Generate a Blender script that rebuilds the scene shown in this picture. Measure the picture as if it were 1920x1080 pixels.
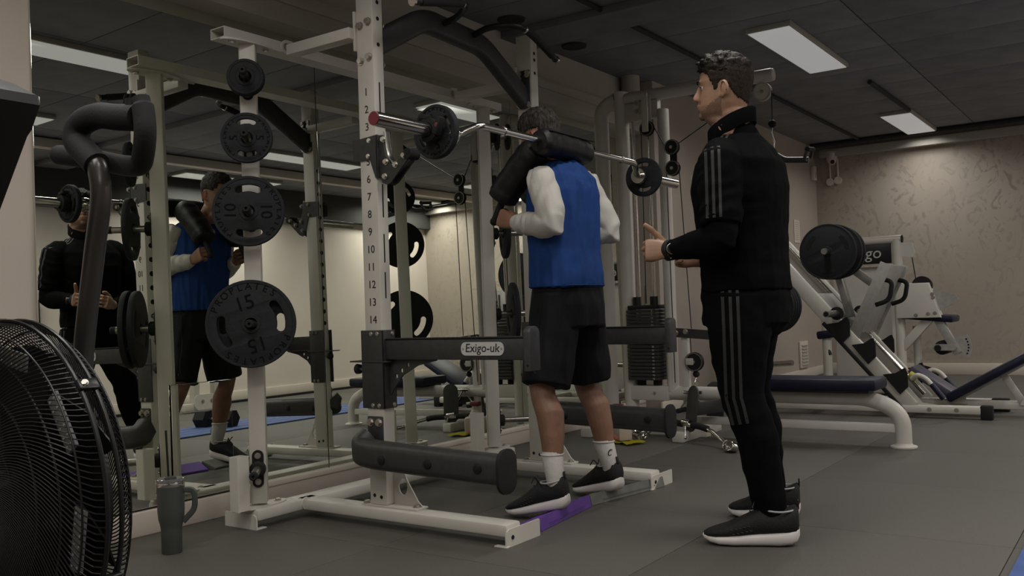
import bpy, bmesh, math, random
from mathutils import Matrix, Vector, noise
from mathutils.bvhtree import BVHTree
V = Vector
PI = math.pi
random.seed(7)
sc = bpy.context.scene
C = sc.collection
for o in list(bpy.data.objects):
    bpy.data.objects.remove(o)

# ------------------------------------------------------------------ camera, world, light, exposure
cam = bpy.data.objects.new('camera', bpy.data.cameras.new('camera'))
C.objects.link(cam)
cam.matrix_world = Matrix(((0.572949, -0.000568, -0.819591, 0.0),
                           (-0.818873, -0.042257, -0.572418, -3.5235),
                           (-0.034309, 0.999107, -0.024676, 0.88),
                           (0, 0, 0, 1)))
cam.data.sensor_width = 36.0
cam.data.lens = 32.361
cam.data.clip_start = 0.05
cam.data.clip_end = 60
sc.camera = cam
w = bpy.data.worlds.new('world'); sc.world = w; w.use_nodes = True
w.node_tree.nodes['Background'].inputs[0].default_value = (0.9, 0.95, 1.0, 1)
w.node_tree.nodes['Background'].inputs[1].default_value = 0.02
sc.view_settings.view_transform = 'Standard'
sc.view_settings.look = 'None'
sc.view_settings.gamma = 1.0
sc.view_settings.exposure = 0.0
sc.view_settings.use_curve_mapping = False
PANEL_GLOW = 0.216          # what a lamp diffuser shows at this exposure
LAMP_W = 14.0               # power of the area lamp added below each diffuser
# centre x, centre y of each 1.4 x 0.3 m ceiling panel
PANELS = [(6.70, -1.48), (10.36, -1.48), (3.20, -2.20), (0.2, -2.20), (7.05, -4.05), (10.55, -4.05),
          (3.4, -4.05), (7.10, -5.52), (10.40, -5.52), (3.5, -5.52), (-0.6, -4.05),
          (1.10, -3.00), (1.20, -1.15), (-0.9, -1.15)]  # these out-of-view panels are added to brighten the rack end
CEIL = 2.728
SPREAD = (154, 158, 147, 170, 158, 159, 153, 160, 161, 158, 170, 165, 165, 165)   # narrowed so the added area lamps don't show white in the mirror
for i, (x, y) in enumerate(PANELS):
    l = bpy.data.lights.new('panel_light', 'AREA')
    l.shape = 'RECTANGLE'; l.size = 1.36; l.size_y = 0.27
    l.energy = LAMP_W * (1.9 if y < -3.5 and x > 2 else 1.0); l.spread = math.radians(SPREAD[i])
    l.color = (1.0, 0.97, 0.92)
    o = bpy.data.objects.new('panel_light', l); C.objects.link(o)
    o.location = (x, y, CEIL - 0.055)

# ------------------------------------------------------------------ materials
MATS = {}
def mat(name, col, rough=0.5, metal=0.0, var=0.0, scale=20.0, bump=0.0, bscale=60.0, spec=0.5, emit=None, trans=0.0, col2=None, coat=0.0, sheen=0.0, stretch=None):
    m = bpy.data.materials.new(name); m.use_nodes = True
    nt = m.node_tree; b = nt.nodes['Principled BSDF']
    b.inputs['Base Color'].default_value = (*col, 1)
    b.inputs['Roughness'].default_value = rough
    b.inputs['Metallic'].default_value = metal
    b.inputs['Specular IOR Level'].default_value = spec
    if coat: b.inputs['Coat Weight'].default_value = coat
    if sheen: b.inputs['Sheen Weight'].default_value = sheen
    if trans: b.inputs['Transmission Weight'].default_value = trans
    tc = nt.nodes.new('ShaderNodeTexCoord')
    src = tc.outputs['Object']
    if stretch:
        mp = nt.nodes.new('ShaderNodeMapping'); mp.inputs['Scale'].default_value = stretch
        nt.links.new(src, mp.inputs[0]); src = mp.outputs[0]
    if var or col2:
        n = nt.nodes.new('ShaderNodeTexNoise'); n.inputs['Scale'].default_value = scale; n.inputs['Detail'].default_value = 4
        nt.links.new(src, n.inputs[0])
        r = nt.nodes.new('ShaderNodeValToRGB')
        c2 = col2 or tuple(min(1, c * (1 + var)) for c in col)
        c1 = col if col2 else tuple(c * (1 - var) for c in col)
        r.color_ramp.elements[0].color = (*c1, 1); r.color_ramp.elements[1].color = (*c2, 1)
        r.color_ramp.elements[0].position = 0.35; r.color_ramp.elements[1].position = 0.65
        nt.links.new(n.outputs[0], r.inputs[0]); nt.links.new(r.outputs[0], b.inputs['Base Color'])
    if bump:
        n2 = nt.nodes.new('ShaderNodeTexNoise'); n2.inputs['Scale'].default_value = bscale; n2.inputs['Detail'].default_value = 3
        nt.links.new(src, n2.inputs[0])
        bp = nt.nodes.new('ShaderNodeBump'); bp.inputs['Strength'].default_value = bump; bp.inputs['Distance'].default_value = 0.01
        nt.links.new(n2.outputs[0], bp.inputs['Height']); nt.links.new(bp.outputs[0], b.inputs['Normal'])
    if emit:
        b.inputs['Emission Color'].default_value = (*emit[0], 1); b.inputs['Emission Strength'].default_value = emit[1]
    MATS[name] = m
    return m
WHITE = mat('white_powder_coat', (0.55, 0.522, 0.468), 0.42, var=0.03, scale=8)
GREYM = mat('machine_light_grey', (0.52, 0.495, 0.45), 0.4, var=0.03, scale=6)
SILVER = mat('silver_plate_steel', (0.36, 0.35, 0.33), 0.45, metal=0.35, var=0.08, scale=30)
CHROME = mat('chrome', (0.62, 0.60, 0.57), 0.16, metal=1.0)
STEEL = mat('brushed_steel', (0.42, 0.40, 0.37), 0.3, metal=1.0, var=0.1, scale=50)
BOLT = mat('zinc_bolt', (0.5, 0.47, 0.42), 0.35, metal=0.9)
CHAR = mat('charcoal_powder_coat', (0.030, 0.029, 0.0285), 0.5, var=0.15, scale=40)
IRON = mat('cast_iron_plate', (0.0175, 0.0185, 0.0205), 0.7, spec=0.2, var=0.12, scale=60, bump=0.12, bscale=180)
IRONT = mat('plate_lettering', (0.0035, 0.0037, 0.0043), 0.7, spec=0.1)
BLACK = mat('black_paint', (0.010, 0.010, 0.011), 0.4, spec=0.35)
RUBBER = mat('black_rubber', (0.011, 0.011, 0.0115), 0.75, spec=0.3, bump=0.1, bscale=200)
FOAMB = mat('black_vinyl', (0.0075, 0.0075, 0.008), 0.5, spec=0.3, bump=0.25, bscale=30)
HOLE = mat('dark_hole', (0.004, 0.004, 0.004), 0.9)
RED = mat('red_cap', (0.12, 0.011, 0.018), 0.5)
EAR = mat('flushed_ear_skin', (0.34, 0.125, 0.085), 0.5)
NAVY = mat('navy_vinyl', (0.006, 0.007, 0.022), 0.45, spec=0.3, var=0.12, scale=15, bump=0.08, bscale=40)
PLUM = mat('faded_navy_vinyl', (0.055, 0.05, 0.075), 0.5)
YELLOW = mat('yellow_plastic', (0.42, 0.38, 0.04), 0.5)
YCLOTH = mat('yellow_cloth', (0.52, 0.46, 0.02), 0.85, bump=0.3, bscale=120)
PURPLE = mat('purple_foam', (0.105, 0.04, 0.26), 0.7, var=0.12, scale=12)
GREYF = mat('grey_foam', (0.125, 0.127, 0.115), 0.75, var=0.15, scale=14)
BLUEM = mat('blue_mat', (0.045, 0.085, 0.24), 0.7, var=0.1, scale=10, bump=0.15, bscale=300)
CUP = mat('tumbler_grey', (0.050, 0.056, 0.052), 0.42, var=0.05)
CLEAR = mat('clear_plastic', (0.8, 0.8, 0.78), 0.15, trans=0.9)
FROST = mat('frosted_plastic', (0.62, 0.52, 0.45), 0.45, trans=0.25)
PINK = mat('pink_liquid', (0.75, 0.22, 0.2), 0.4)
SKIN_M = mat('skin_ruddy', (0.27, 0.135, 0.085), 0.5, var=0.08, scale=25, bump=0.06, bscale=90)
SKIN_T = mat('skin_tan', (0.33, 0.185, 0.115), 0.5, var=0.08, scale=25, bump=0.06, bscale=90)
SKIN_L = mat('leg_skin', (0.215, 0.108, 0.068), 0.55, var=0.12, scale=18, bump=0.08, bscale=80)
HAIRG = mat('greying_hair', (0.012, 0.010, 0.008), 0.7, spec=0.2, col2=(0.060, 0.054, 0.045), scale=90, bump=0.6, bscale=160, stretch=(1, 1, 0.35))
HAIRB = mat('brown_hair', (0.006, 0.0045, 0.0038), 0.55, spec=0.15, col2=(0.014, 0.010, 0.0075), scale=70, bump=0.7, bscale=130, stretch=(1, 0.5, 0.6))
STUBBLE = mat('cropped_hair', (0.016, 0.011, 0.008), 0.75, spec=0.2, col2=(0.036, 0.024, 0.017), scale=160, bump=0.3, bscale=300)
BEARD = mat('short_stubble', (0.15, 0.087, 0.058), 0.6, spec=0.3, col2=(0.215, 0.125, 0.082), scale=220)
EYEW = mat('eye_white', (0.5, 0.48, 0.45), 0.25)
IRIS = mat('iris', (0.03, 0.02, 0.012), 0.2)
BLUET = mat('blue_jersey', (0.015, 0.048, 0.180), 0.8, spec=0.15, var=0.08, scale=30, bump=0.12, bscale=300)
WHITET = mat('white_jersey', (0.50, 0.478, 0.435), 0.8, bump=0.1, bscale=250, sheen=0.1)
BLACKS = mat('black_short_fabric', (0.0048, 0.0048, 0.0062), 0.7, spec=0.2, bump=0.1, bscale=200)
DARKS = mat('charcoal_short_panel', (0.0095, 0.0095, 0.011), 0.7, spec=0.25)
BLACKJ = mat('black_track_fabric', (0.0038, 0.0038, 0.0042), 0.85, var=0.12, scale=30, bump=0.12, bscale=300, spec=0.05)
STRIPE = mat('grey_stripe_fabric', (0.026, 0.0265, 0.028), 0.65, spec=0.3)
SOCK = mat('white_sock', (0.50, 0.475, 0.445), 0.85, bump=0.3, bscale=220, stretch=(1, 1, 0.2))
SHOEB = mat('black_shoe_mesh', (0.012, 0.012, 0.0125), 0.75, spec=0.3, var=0.3, scale=200, bump=0.3, bscale=260)
SHOEW = mat('white_shoe_sole', (0.60, 0.56, 0.54), 0.6)
SHOEG = mat('pale_sole_lining', (0.35, 0.35, 0.35), 0.6)
GREEN = mat('green_print', (0.05, 0.4, 0.05), 0.6)
MARK = mat('white_print', (0.5, 0.5, 0.48), 0.6)
INK = mat('black_print', (0.01, 0.01, 0.01), 0.6)
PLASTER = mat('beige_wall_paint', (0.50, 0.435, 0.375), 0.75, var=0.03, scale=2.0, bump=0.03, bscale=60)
PLASTER2 = mat('shaded_beige_paint', (0.37, 0.318, 0.275), 0.75, var=0.03, scale=2.0, bump=0.03, bscale=60)  # wall beige darkened, the pier wall's dimmer light put into the colour
PLASTER3 = mat('brightened_beige_paint', (0.64, 0.575, 0.51), 0.75, var=0.03, scale=2.0)  # wall beige lightened, extra light on the right wall put into the colour
PALE = mat('pale_trim_paint', (0.58, 0.52, 0.45), 0.6, var=0.03, scale=3)
SOFFIT = mat('grey_soffit_paint', (0.36, 0.34, 0.30), 0.8, var=0.04, scale=2)
CEILM = mat('dark_ceiling_panel', (0.200, 0.203, 0.218), 0.85, var=0.1, scale=5, bump=0.15, bscale=120)
CEILD = mat('black_ceiling_void', (0.02, 0.02, 0.021), 0.8)
FLOORM = mat('rubber_floor', (0.062, 0.0565, 0.0485), 0.62, col2=(0.090, 0.083, 0.072), scale=260, bump=0.25, bscale=340)
JOINT = mat('floor_joint', (0.02, 0.019, 0.017), 0.9)
GLOW = mat('lamp_diffuser', (0.8, 0.8, 0.8), 0.5, emit=((1.0, 1.0, 1.0), PANEL_GLOW))
MIRROR = mat('mirror_glass', (0.82, 0.85, 0.765), 0.006, metal=1.0)
REDP = mat('badge_red', (0.25, 0.01, 0.02), 0.4)
CABLE = mat('cable_black', (0.008, 0.008, 0.008), 0.5)
GREYV = mat('grey_perforated_strip', (0.17, 0.18, 0.17), 0.5)
FANB = mat('fan_black', (0.006, 0.006, 0.007), 0.35)
GRIP = mat('grip_foam', (0.016, 0.016, 0.017), 0.75, spec=0.3, bump=0.1, bscale=150)
TUBEG = mat('gunmetal_tube', (0.05, 0.046, 0.043), 0.28, metal=0.3)
def damask():
    m = bpy.data.materials.new('damask_wallpaper'); m.use_nodes = True
    nt = m.node_tree; b = nt.nodes['Principled BSDF']; b.inputs['Roughness'].default_value = 0.5
    tc = nt.nodes.new('ShaderNodeTexCoord'); mp = nt.nodes.new('ShaderNodeMapping'); mp.inputs['Scale'].default_value = (1, 1.0, 0.75)
    nt.links.new(tc.outputs['Object'], mp.inputs[0])
    n = nt.nodes.new('ShaderNodeTexNoise'); n.inputs['Scale'].default_value = 6.5; n.inputs['Detail'].default_value = 3; n.inputs['Distortion'].default_value = 2.6
    nt.links.new(mp.outputs[0], n.inputs[0])
    r = nt.nodes.new('ShaderNodeValToRGB')
    e = r.color_ramp.elements; e[0].position = 0.36; e[0].color = (0.25, 0.22, 0.187, 1); e[1].position = 0.47; e[1].color = (0.42, 0.37, 0.315, 1)
    nt.links.new(n.outputs[0], r.inputs[0])
    n2 = nt.nodes.new('ShaderNodeTexNoise'); n2.inputs['Scale'].default_value = 0.8
    nt.links.new(tc.outputs['Object'], n2.inputs[0])
    mx = nt.nodes.new('ShaderNodeMixRGB'); mx.inputs[2].default_value = (0.33, 0.285, 0.235, 1)
    r2 = nt.nodes.new('ShaderNodeValToRGB'); r2.color_ramp.elements[0].position = 0.35; r2.color_ramp.elements[1].position = 0.6
    r2.color_ramp.elements[0].color = (0.25, 0.25, 0.25, 1); r2.color_ramp.elements[1].color = (0.85, 0.85, 0.85, 1)
    nt.links.new(n2.outputs[0], r2.inputs[0]); nt.links.new(r2.outputs[0], mx.inputs[0])
    nt.links.new(r.outputs[0], mx.inputs[1]); nt.links.new(mx.outputs[0], b.inputs['Base Color'])
    rr = nt.nodes.new('ShaderNodeMapRange'); rr.inputs[3].default_value = 0.62; rr.inputs[4].default_value = 0.42
    nt.links.new(n.outputs[0], rr.inputs[0]); nt.links.new(rr.outputs[0], b.inputs['Roughness'])
    return m
DAMASK = damask()
SLATE = mat('slate_bulkhead_paint', (0.055, 0.056, 0.055), 0.8, var=0.05, scale=3)

# ------------------------------------------------------------------ geometry helpers
def fr(o, x, y):
    x = V(x).normalized(); y = V(y); z = x.cross(y).normalized(); y = z.cross(x)
    o = V(o)
    return Matrix(((x.x, y.x, z.x, o.x), (x.y, y.y, z.y, o.y), (x.z, y.z, z.z, o.z), (0, 0, 0, 1)))
def perp(d):
    d = V(d).normalized()
    a = V((0, 0, 1)) if abs(d.z) < 0.9 else V((1, 0, 0))
    u = a.cross(d).normalized(); v = d.cross(u)
    return u, v
class B:
    def __init__(s): s.bm = bmesh.new()
    def mesh(s, me, mx=None):
        n = len(s.bm.verts)
        s.bm.from_mesh(me); s.bm.verts.ensure_lookup_table()
        if mx is not None:
            for v in list(s.bm.verts)[n:]: v.co = mx @ v.co
        return s
    def obox(s, mx, size, bev=0.0):
        t = bmesh.new(); bmesh.ops.create_cube(t, size=1.0)
        for v in t.verts: v.co = V((v.co.x * size[0], v.co.y * size[1], v.co.z * size[2]))
        if bev: bmesh.ops.bevel(t, geom=list(t.edges), offset=bev, segments=2, affect='EDGES', profile=0.5)
        me = bpy.data.meshes.new('t'); t.to_mesh(me); t.free(); s.mesh(me, mx); bpy.data.meshes.remove(me)
        return s
    def box(s, lo, hi, bev=0.0):
        c = (V(lo) + V(hi)) / 2; d = V(hi) - V(lo)
        return s.obox(Matrix.Translation(c), (abs(d.x), abs(d.y), abs(d.z)), bev)
    def bar(s, p0, p1, wd, ht, up=(0, 0, 1), bev=0.004):
        p0 = V(p0); p1 = V(p1); d = p1 - p0
        x = d.normalized(); u = V(up); sd = u.cross(x).normalized(); u = x.cross(sd)
        mx = Matrix(((x.x, sd.x, u.x, 0), (x.y, sd.y, u.y, 0), (x.z, sd.z, u.z, 0), (0, 0, 0, 1)))
        mx.translation = (p0 + p1) / 2
        return s.obox(mx, (d.length, wd, ht), bev)
    def rings(s, rs, caps=True, closed=False):
        L = []
        for r in rs: L.append([s.bm.verts.new(p) for p in r])
        n = len(L[0]); m = len(L)
        for i in range(m if closed else m - 1):
            a, b = L[i], L[(i + 1) % m]
            for j in range(n):
                s.bm.faces.new((a[j], a[(j + 1) % n], b[(j + 1) % n], b[j]))
        if caps and not closed:
            s.bm.faces.new(list(reversed(L[0]))); s.bm.faces.new(L[-1])
        return s
    def tube(s, pts, r, n=12, sec=None, up=None, closed=False, caps=True):
        pts = [V(p) for p in pts]; m = len(pts)
        rr = r if isinstance(r, (list, tuple)) else [r] * m
        T = []
        for i in range(m):
            a = pts[i - 1] if (i > 0 or closed) else pts[i]
            b = pts[(i + 1) % m] if (i < m - 1 or closed) else pts[i]
            d = (b - a)
            T.append(d.normalized() if d.length > 1e-9 else V((0, 0, 1)))
        if up is not None:
            u = V(up)
        else:
            u, _ = perp(T[0])
        R = []
        for i in range(m):
            t = T[i]
            if up is not None: u = V(up)
            u = (u - t * u.dot(t))
            if u.length < 1e-6: u, _ = perp(t)
            u = u.normalized(); v = t.cross(u)
            ring = []
            if sec is None:
                for k in range(n):
                    a = 2 * PI * k / n
                    ring.append(pts[i] + (u * math.cos(a) + v * math.sin(a)) * rr[i])
            else:
                for (a, b) in sec: ring.append(pts[i] + u * a * rr[i] + v * b * rr[i])
            R.append(ring)
        return s.rings(R, caps, closed)
    def cyl(s, p0, p1, r0, r1=None, n=20):
        return s.tube([p0, p1], [r0, r0 if r1 is None else r1], n)
    def lathe(s, prof, o=(0, 0, 0), ax=(0, 0, 1), n=32, caps=True):
        o = V(o); ax = V(ax).normalized(); u, v = perp(ax)
        R = [[o + ax * h + (u * math.cos(2 * PI * k / n) + v * math.sin(2 * PI * k / n)) * r for k in range(n)] for r, h in prof]
        return s.rings(R, caps)
    def ball(s, c, r, n=12, m=8, sc_=(1, 1, 1), mx=None):
        t = bmesh.new(); bmesh.ops.create_uvsphere(t, u_segments=n, v_segments=m, radius=r)
        for v in t.verts: v.co = V((v.co.x * sc_[0], v.co.y * sc_[1], v.co.z * sc_[2]))
        me = bpy.data.meshes.new('t'); t.to_mesh(me); t.free()
        s.mesh(me, Matrix.Translation(V(c)) @ (mx or Matrix.Identity(4))); bpy.data.meshes.remove(me)
        return s
    def bolt(s, p, d, r=0.011, h=0.009):
        d = V(d).normalized(); p = V(p)
        s.cyl(p, p + d * 0.003, r * 1.35, n=10); s.cyl(p + d * 0.003, p + d * h, r, n=6)
        return s
    def build(s, name, m, parent=None, smooth=35, root=None):
        me = bpy.data.meshes.new(name)
        base = V((0, 0, 0))
        p = parent
        while p is not None: base = base + V(p.location); p = p.parent
        bmesh.ops.recalc_face_normals(s.bm, faces=s.bm.faces[:])
        if parent is not None or root is not None:
            off = base if root is None else base + V(root)
            for v in s.bm.verts: v.co -= off
        s.bm.to_mesh(me); s.bm.free()
        me.materials.append(m)
        if smooth:
            for f in me.polygons: f.use_smooth = True
            me.set_sharp_from_angle(angle=math.radians(smooth))
        o = bpy.data.objects.new(name, me); C.objects.link(o)
        if parent is not None: o.parent = parent
        if root is not None: o.location = root
        return o
def thing(name, label, cat, loc=(0, 0, 0), group=None):
    o = bpy.data.objects.new(name, None); C.objects.link(o)
    o.empty_display_size = 0.1; o.location = loc
    o['label'] = label; o['category'] = cat
    if group: o['group'] = group
    return o
def tag(o, label, cat, group=None):
    o['label'] = label; o['category'] = cat
    if group: o['group'] = group
    return o
def struct(o): o['kind'] = 'structure'; return o
def fillet(pts, r, n=6):
    pts = [V(p) for p in pts]; out = [pts[0]]
    for i in range(1, len(pts) - 1):
        a, b, c = pts[i - 1], pts[i], pts[i + 1]
        q = min(r, (a - b).length * 0.49, (c - b).length * 0.49)
        p0 = b + (a - b).normalized() * q; p2 = b + (c - b).normalized() * q
        for k in range(n + 1):
            t = k / n
            out.append(p0 * (1 - t) ** 2 + b * 2 * t * (1 - t) + p2 * t * t)
    out.append(pts[-1]); return out
def crom(pts, n=6):
    pts = [V(p) for p in pts]; P = [pts[0] * 2 - pts[1]] + pts + [pts[-1] * 2 - pts[-2]]; out = []
    for i in range(1, len(P) - 2):
        p0, p1, p2, p3 = P[i - 1:i + 3]
        for k in range(n):
            t = k / n
            out.append(0.5 * ((2 * p1) + (p2 - p0) * t + (2 * p0 - 5 * p1 + 4 * p2 - p3) * t * t + (3 * p1 - p0 - 3 * p2 + p3) * t ** 3))
    out.append(pts[-1]); return out
def rrect(a, b, r, n=4):
    out = []
    for cx, cy, s in ((a / 2 - r, b / 2 - r, 0), (-a / 2 + r, b / 2 - r, 1), (-a / 2 + r, -b / 2 + r, 2), (a / 2 - r, -b / 2 + r, 3)):
        for k in range(n + 1):
            t = (s + k / n) * PI / 2
            out.append((cx + r * math.cos(t), cy + r * math.sin(t)))
    return out
def circ(r, n=48, c=(0, 0)):
    return [(c[0] + r * math.cos(2 * PI * k / n), c[1] + r * math.sin(2 * PI * k / n)) for k in range(n)]
def arcslot(r, w, a0, a1, n=12):
    out = []
    for k in range(n + 1):
        a = a0 + (a1 - a0) * k / n; out.append(((r + w / 2) * math.cos(a), (r + w / 2) * math.sin(a)))
    c = (r * math.cos(a1), r * math.sin(a1))
    for k in range(1, 6):
        a = a1 + PI * k / 6; out.append((c[0] + w / 2 * math.cos(a), c[1] + w / 2 * math.sin(a)))
    for k in range(n + 1):
        a = a1 + (a0 - a1) * k / n; out.append(((r - w / 2) * math.cos(a), (r - w / 2) * math.sin(a)))
    c = (r * math.cos(a0), r * math.sin(a0))
    for k in range(1, 6):
        a = a0 + PI + PI * k / 6; out.append((c[0] + w / 2 * math.cos(a), c[1] + w / 2 * math.sin(a)))
    return out
def flat(polys, t, bev=0.0):
    cu = bpy.data.curves.new('t', 'CURVE'); cu.dimensions = '2D'; cu.fill_mode = 'BOTH'
    cu.extrude = t / 2 - bev
    if bev: cu.bevel_depth = bev; cu.bevel_resolution = 1; cu.offset = -bev
    for p in polys:
        sp = cu.splines.new('POLY'); sp.points.add(len(p) - 1); sp.use_cyclic_u = True
        for i, q in enumerate(p): sp.points[i].co = (q[0], q[1], 0, 1)
    o = bpy.data.objects.new('t', cu); C.objects.link(o)
    dg = bpy.context.evaluated_depsgraph_get()
    me = bpy.data.meshes.new_from_object(o.evaluated_get(dg))
    bpy.data.objects.remove(o); bpy.data.curves.remove(cu)
    bm = bmesh.new(); bm.from_mesh(me); bmesh.ops.remove_doubles(bm, verts=bm.verts[:], dist=1e-5); bm.to_mesh(me); bm.free()
    return me
def text_mesh(s, size, t=0.001, align='CENTER', shear=0.0):
    cu = bpy.data.curves.new('t', 'FONT'); cu.body = s; cu.size = size; cu.extrude = t; cu.align_x = align; cu.align_y = 'CENTER'; cu.shear = shear
    cu.resolution_u = 3
    o = bpy.data.objects.new('t', cu); C.objects.link(o)
    dg = bpy.context.evaluated_depsgraph_get()
    me = bpy.data.meshes.new_from_object(o.evaluated_get(dg))
    bpy.data.objects.remove(o); bpy.data.curves.remove(cu)
    return me
def empty_mesh(bm_, name='t'):
    me = bpy.data.meshes.new(name); bm_.to_mesh(me); return me
def remesh(b, voxel, smooth=2, disp=None):
    """union of the closed shells in b as one continuous surface"""
    me = bpy.data.meshes.new('t'); b.bm.to_mesh(me); b.bm.free()
    o = bpy.data.objects.new('t', me); C.objects.link(o)
    r = o.modifiers.new('r', 'REMESH'); r.mode = 'VOXEL'; r.voxel_size = voxel
    if smooth:
        sm = o.modifiers.new('s', 'SMOOTH'); sm.factor = 0.5; sm.iterations = smooth
    dg = bpy.context.evaluated_depsgraph_get()
    out = bpy.data.meshes.new_from_object(o.evaluated_get(dg))
    bpy.data.objects.remove(o); bpy.data.meshes.remove(me)
    if disp:
        ns = [v.normal.copy() for v in out.vertices]
        for v, n in zip(out.vertices, ns): v.co = v.co + n * disp(v.co, n)
    return out
def place_mesh(me, name, m, parent):
    base = V((0, 0, 0)); p = parent
    while p is not None: base = base + V(p.location); p = p.parent
    me.transform(Matrix.Translation(-base))
    me.name = name
    me.materials.clear(); me.materials.append(m)
    for f in me.polygons: f.use_smooth = True
    o = bpy.data.objects.new(name, me); C.objects.link(o); o.parent = parent
    return o
def copy_tree(o, parent=None):
    c = o.copy(); C.objects.link(c)
    if parent is not None: c.parent = parent
    for ch in list(o.children): copy_tree(ch, c)
    return c

# ================================================================== the room
X0, X1, Y0 = -2.0, 11.25, -6.0
floor = struct(B().box((X0, Y0, -0.08), (X1, 0.0, -0.012)).build('floor', JOINT, smooth=0))
tile_me = None
PX, PY = 1.02, 1.015
for i in range(-5, 9):
    for j in range(-5, 2):
        xa = 2.59 + PX * i; ya = -1.055 + PY * j
        a0, a1 = max(xa, X0), min(xa + PX, X1); b0, b1 = max(ya, Y0), min(ya + PY, 0.0)
        if a1 - a0 < 0.02 or b1 - b0 < 0.02: continue
        full = abs(a1 - a0 - PX) < 1e-6 and abs(b1 - b0 - PY) < 1e-6
        if full and tile_me is not None:
            o = bpy.data.objects.new('floor_tile', tile_me); C.objects.link(o); o.parent = floor
            o.location = ((a0 + a1) / 2, (b0 + b1) / 2, 0)
        else:
            cx, cy = (a0 + a1) / 2, (b0 + b1) / 2
            o = B().box((a0 + 0.0012, b0 + 0.0012, -0.012), (a1 - 0.0012, b1 - 0.0012, 0.0), 0.002).build('floor_tile', FLOORM, None, 30, root=(cx, cy, 0))
            o.parent = floor
            if full: tile_me = o.data
# mirror-side wall: kickboard, ledge, soffit, pier
WL = struct(B().box((X0, 0.005, -0.08), (6.85, 0.12, CEIL + 0.1)).build('wall_left', PLASTER, smooth=0))
B().box((X0, -0.16, 2.395), (6.85, 0.005, 2.46), 0.004).build('soffit_lip', SOFFIT, WL)
B().box((X0, -0.145, 2.30), (6.85, 0.005, 2.40), 0.003).build('soffit', SOFFIT, WL)
B().box((X0, -0.045, 2.46), (6.85, 0.005, CEIL)).build('upper_wall_band', SOFFIT, WL)
struct(B().box((X0, -0.05, 0.0), (6.85, 0.005, 0.098), 0.003).build('baseboard_left', PLASTER))
struct(B().box((2.79, -0.056, 0.086), (6.84, -0.028, 0.112), 0.004).build('trim_1', PALE))
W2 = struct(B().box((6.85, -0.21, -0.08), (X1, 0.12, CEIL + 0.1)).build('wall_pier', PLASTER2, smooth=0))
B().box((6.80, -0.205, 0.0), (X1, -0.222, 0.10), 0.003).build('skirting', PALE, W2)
B().tube([(6.62, -0.13, CEIL - 0.13), (6.62, -0.13, CEIL)], 0.075, 14).build('duct_stub', SOFFIT, W2)
WB = struct(B().box((X1, Y0, -0.08), (X1 + 0.1, 0.0, CEIL + 0.1)).build('wall_back', DAMASK, smooth=0))
struct(B().box((X1 - 0.02, Y0, 0.0), (X1, -0.21, 0.125), 0.003).build('baseboard_back', PALE))
WR = struct(B().box((X0, Y0 - 0.1, -0.08), (X1, Y0, CEIL + 0.1)).build('wall_right', PLASTER3, smooth=0))
struct(B().box((X0, Y0, 0.0), (X1, Y0 + 0.02, 0.14), 0.003).build('baseboard_right', PALE))
struct(B().box((X0, Y0, 0.0), (X1, Y0 + 0.06, 0.03), 0.003).build('trim_2', BLACK))
struct(B().box((X0 - 0.1, Y0, -0.08), (X0, 0.0, CEIL + 0.1)).build('wall_front', PLASTER, smooth=0))
struct(B().box((X0, Y0, 2.36), (X1, Y0 + 0.12, CEIL), 0.004).build('trim_9', SLATE))
# ceiling: dark panels with open joints under a black void
ceil = struct(B().box((X0, Y0, CEIL + 0.012), (X1, 0.0, CEIL + 0.1)).build('ceiling', CEILD, smooth=0))
pm = None
for i in range(-14, 9):
    for j in range(-5, 1):
        xa = 6.45 + 0.64 * i; ya = -0.79 + 1.21 * j
        a0, a1 = max(xa, X0), min(xa + 0.64, X1); b0, b1 = max(ya, Y0), min(ya + 1.21, -0.001)
        if a1 - a0 < 0.03 or b1 - b0 < 0.03: continue
        full = abs(a1 - a0 - 0.64) < 1e-6 and abs(b1 - b0 - 1.21) < 1e-6
        cx, cy = (a0 + a1) / 2, (b0 + b1) / 2
        if full and pm is not None:
            o = bpy.data.objects.new('ceiling_panel', pm); C.objects.link(o)
            o.location = (cx, cy, CEIL)
        else:
            o = B().box((a0 + 0.004, b0 + 0.004, CEIL), (a1 - 0.004, b1 - 0.004, CEIL + 0.013), 0.003).build('ceiling_panel', CEILM, None, 30, root=(cx, cy, CEIL))
            if full: pm = o.data
        o.parent = ceil
struct(B().tube([(4.0, -0.80, CEIL - 0.017), (10.9, -0.80, CEIL - 0.017)], 0.016, 10).build('trim_3', CEILD))
struct(B().tube([(8.1, -1.62, CEIL - 0.02), (9.6, -1.62, CEIL - 0.02)], 0.02, 10).build('trim_4', CEILD))
struct(B().box((4.95, Y0, CEIL - 0.05), (5.30, -0.05, CEIL), 0.004).build('trim_5', CEILM))
struct(B().box((X0, -4.80, CEIL - 0.10), (X1, -4.70, CEIL - 0.015), 0.004).build('trim_6', PALE))
struct(B().box((X1 - 0.12, Y0, CEIL - 0.15), (X1 - 0.02, -0.3, CEIL - 0.06), 0.004).build('trim_7', SOFFIT))
struct(B().tube([(X1 - 0.30, Y0, CEIL - 0.03), (X1 - 0.30, -0.25, CEIL - 0.03)], 0.028, 10).build('trim_8', CEILD))
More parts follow.
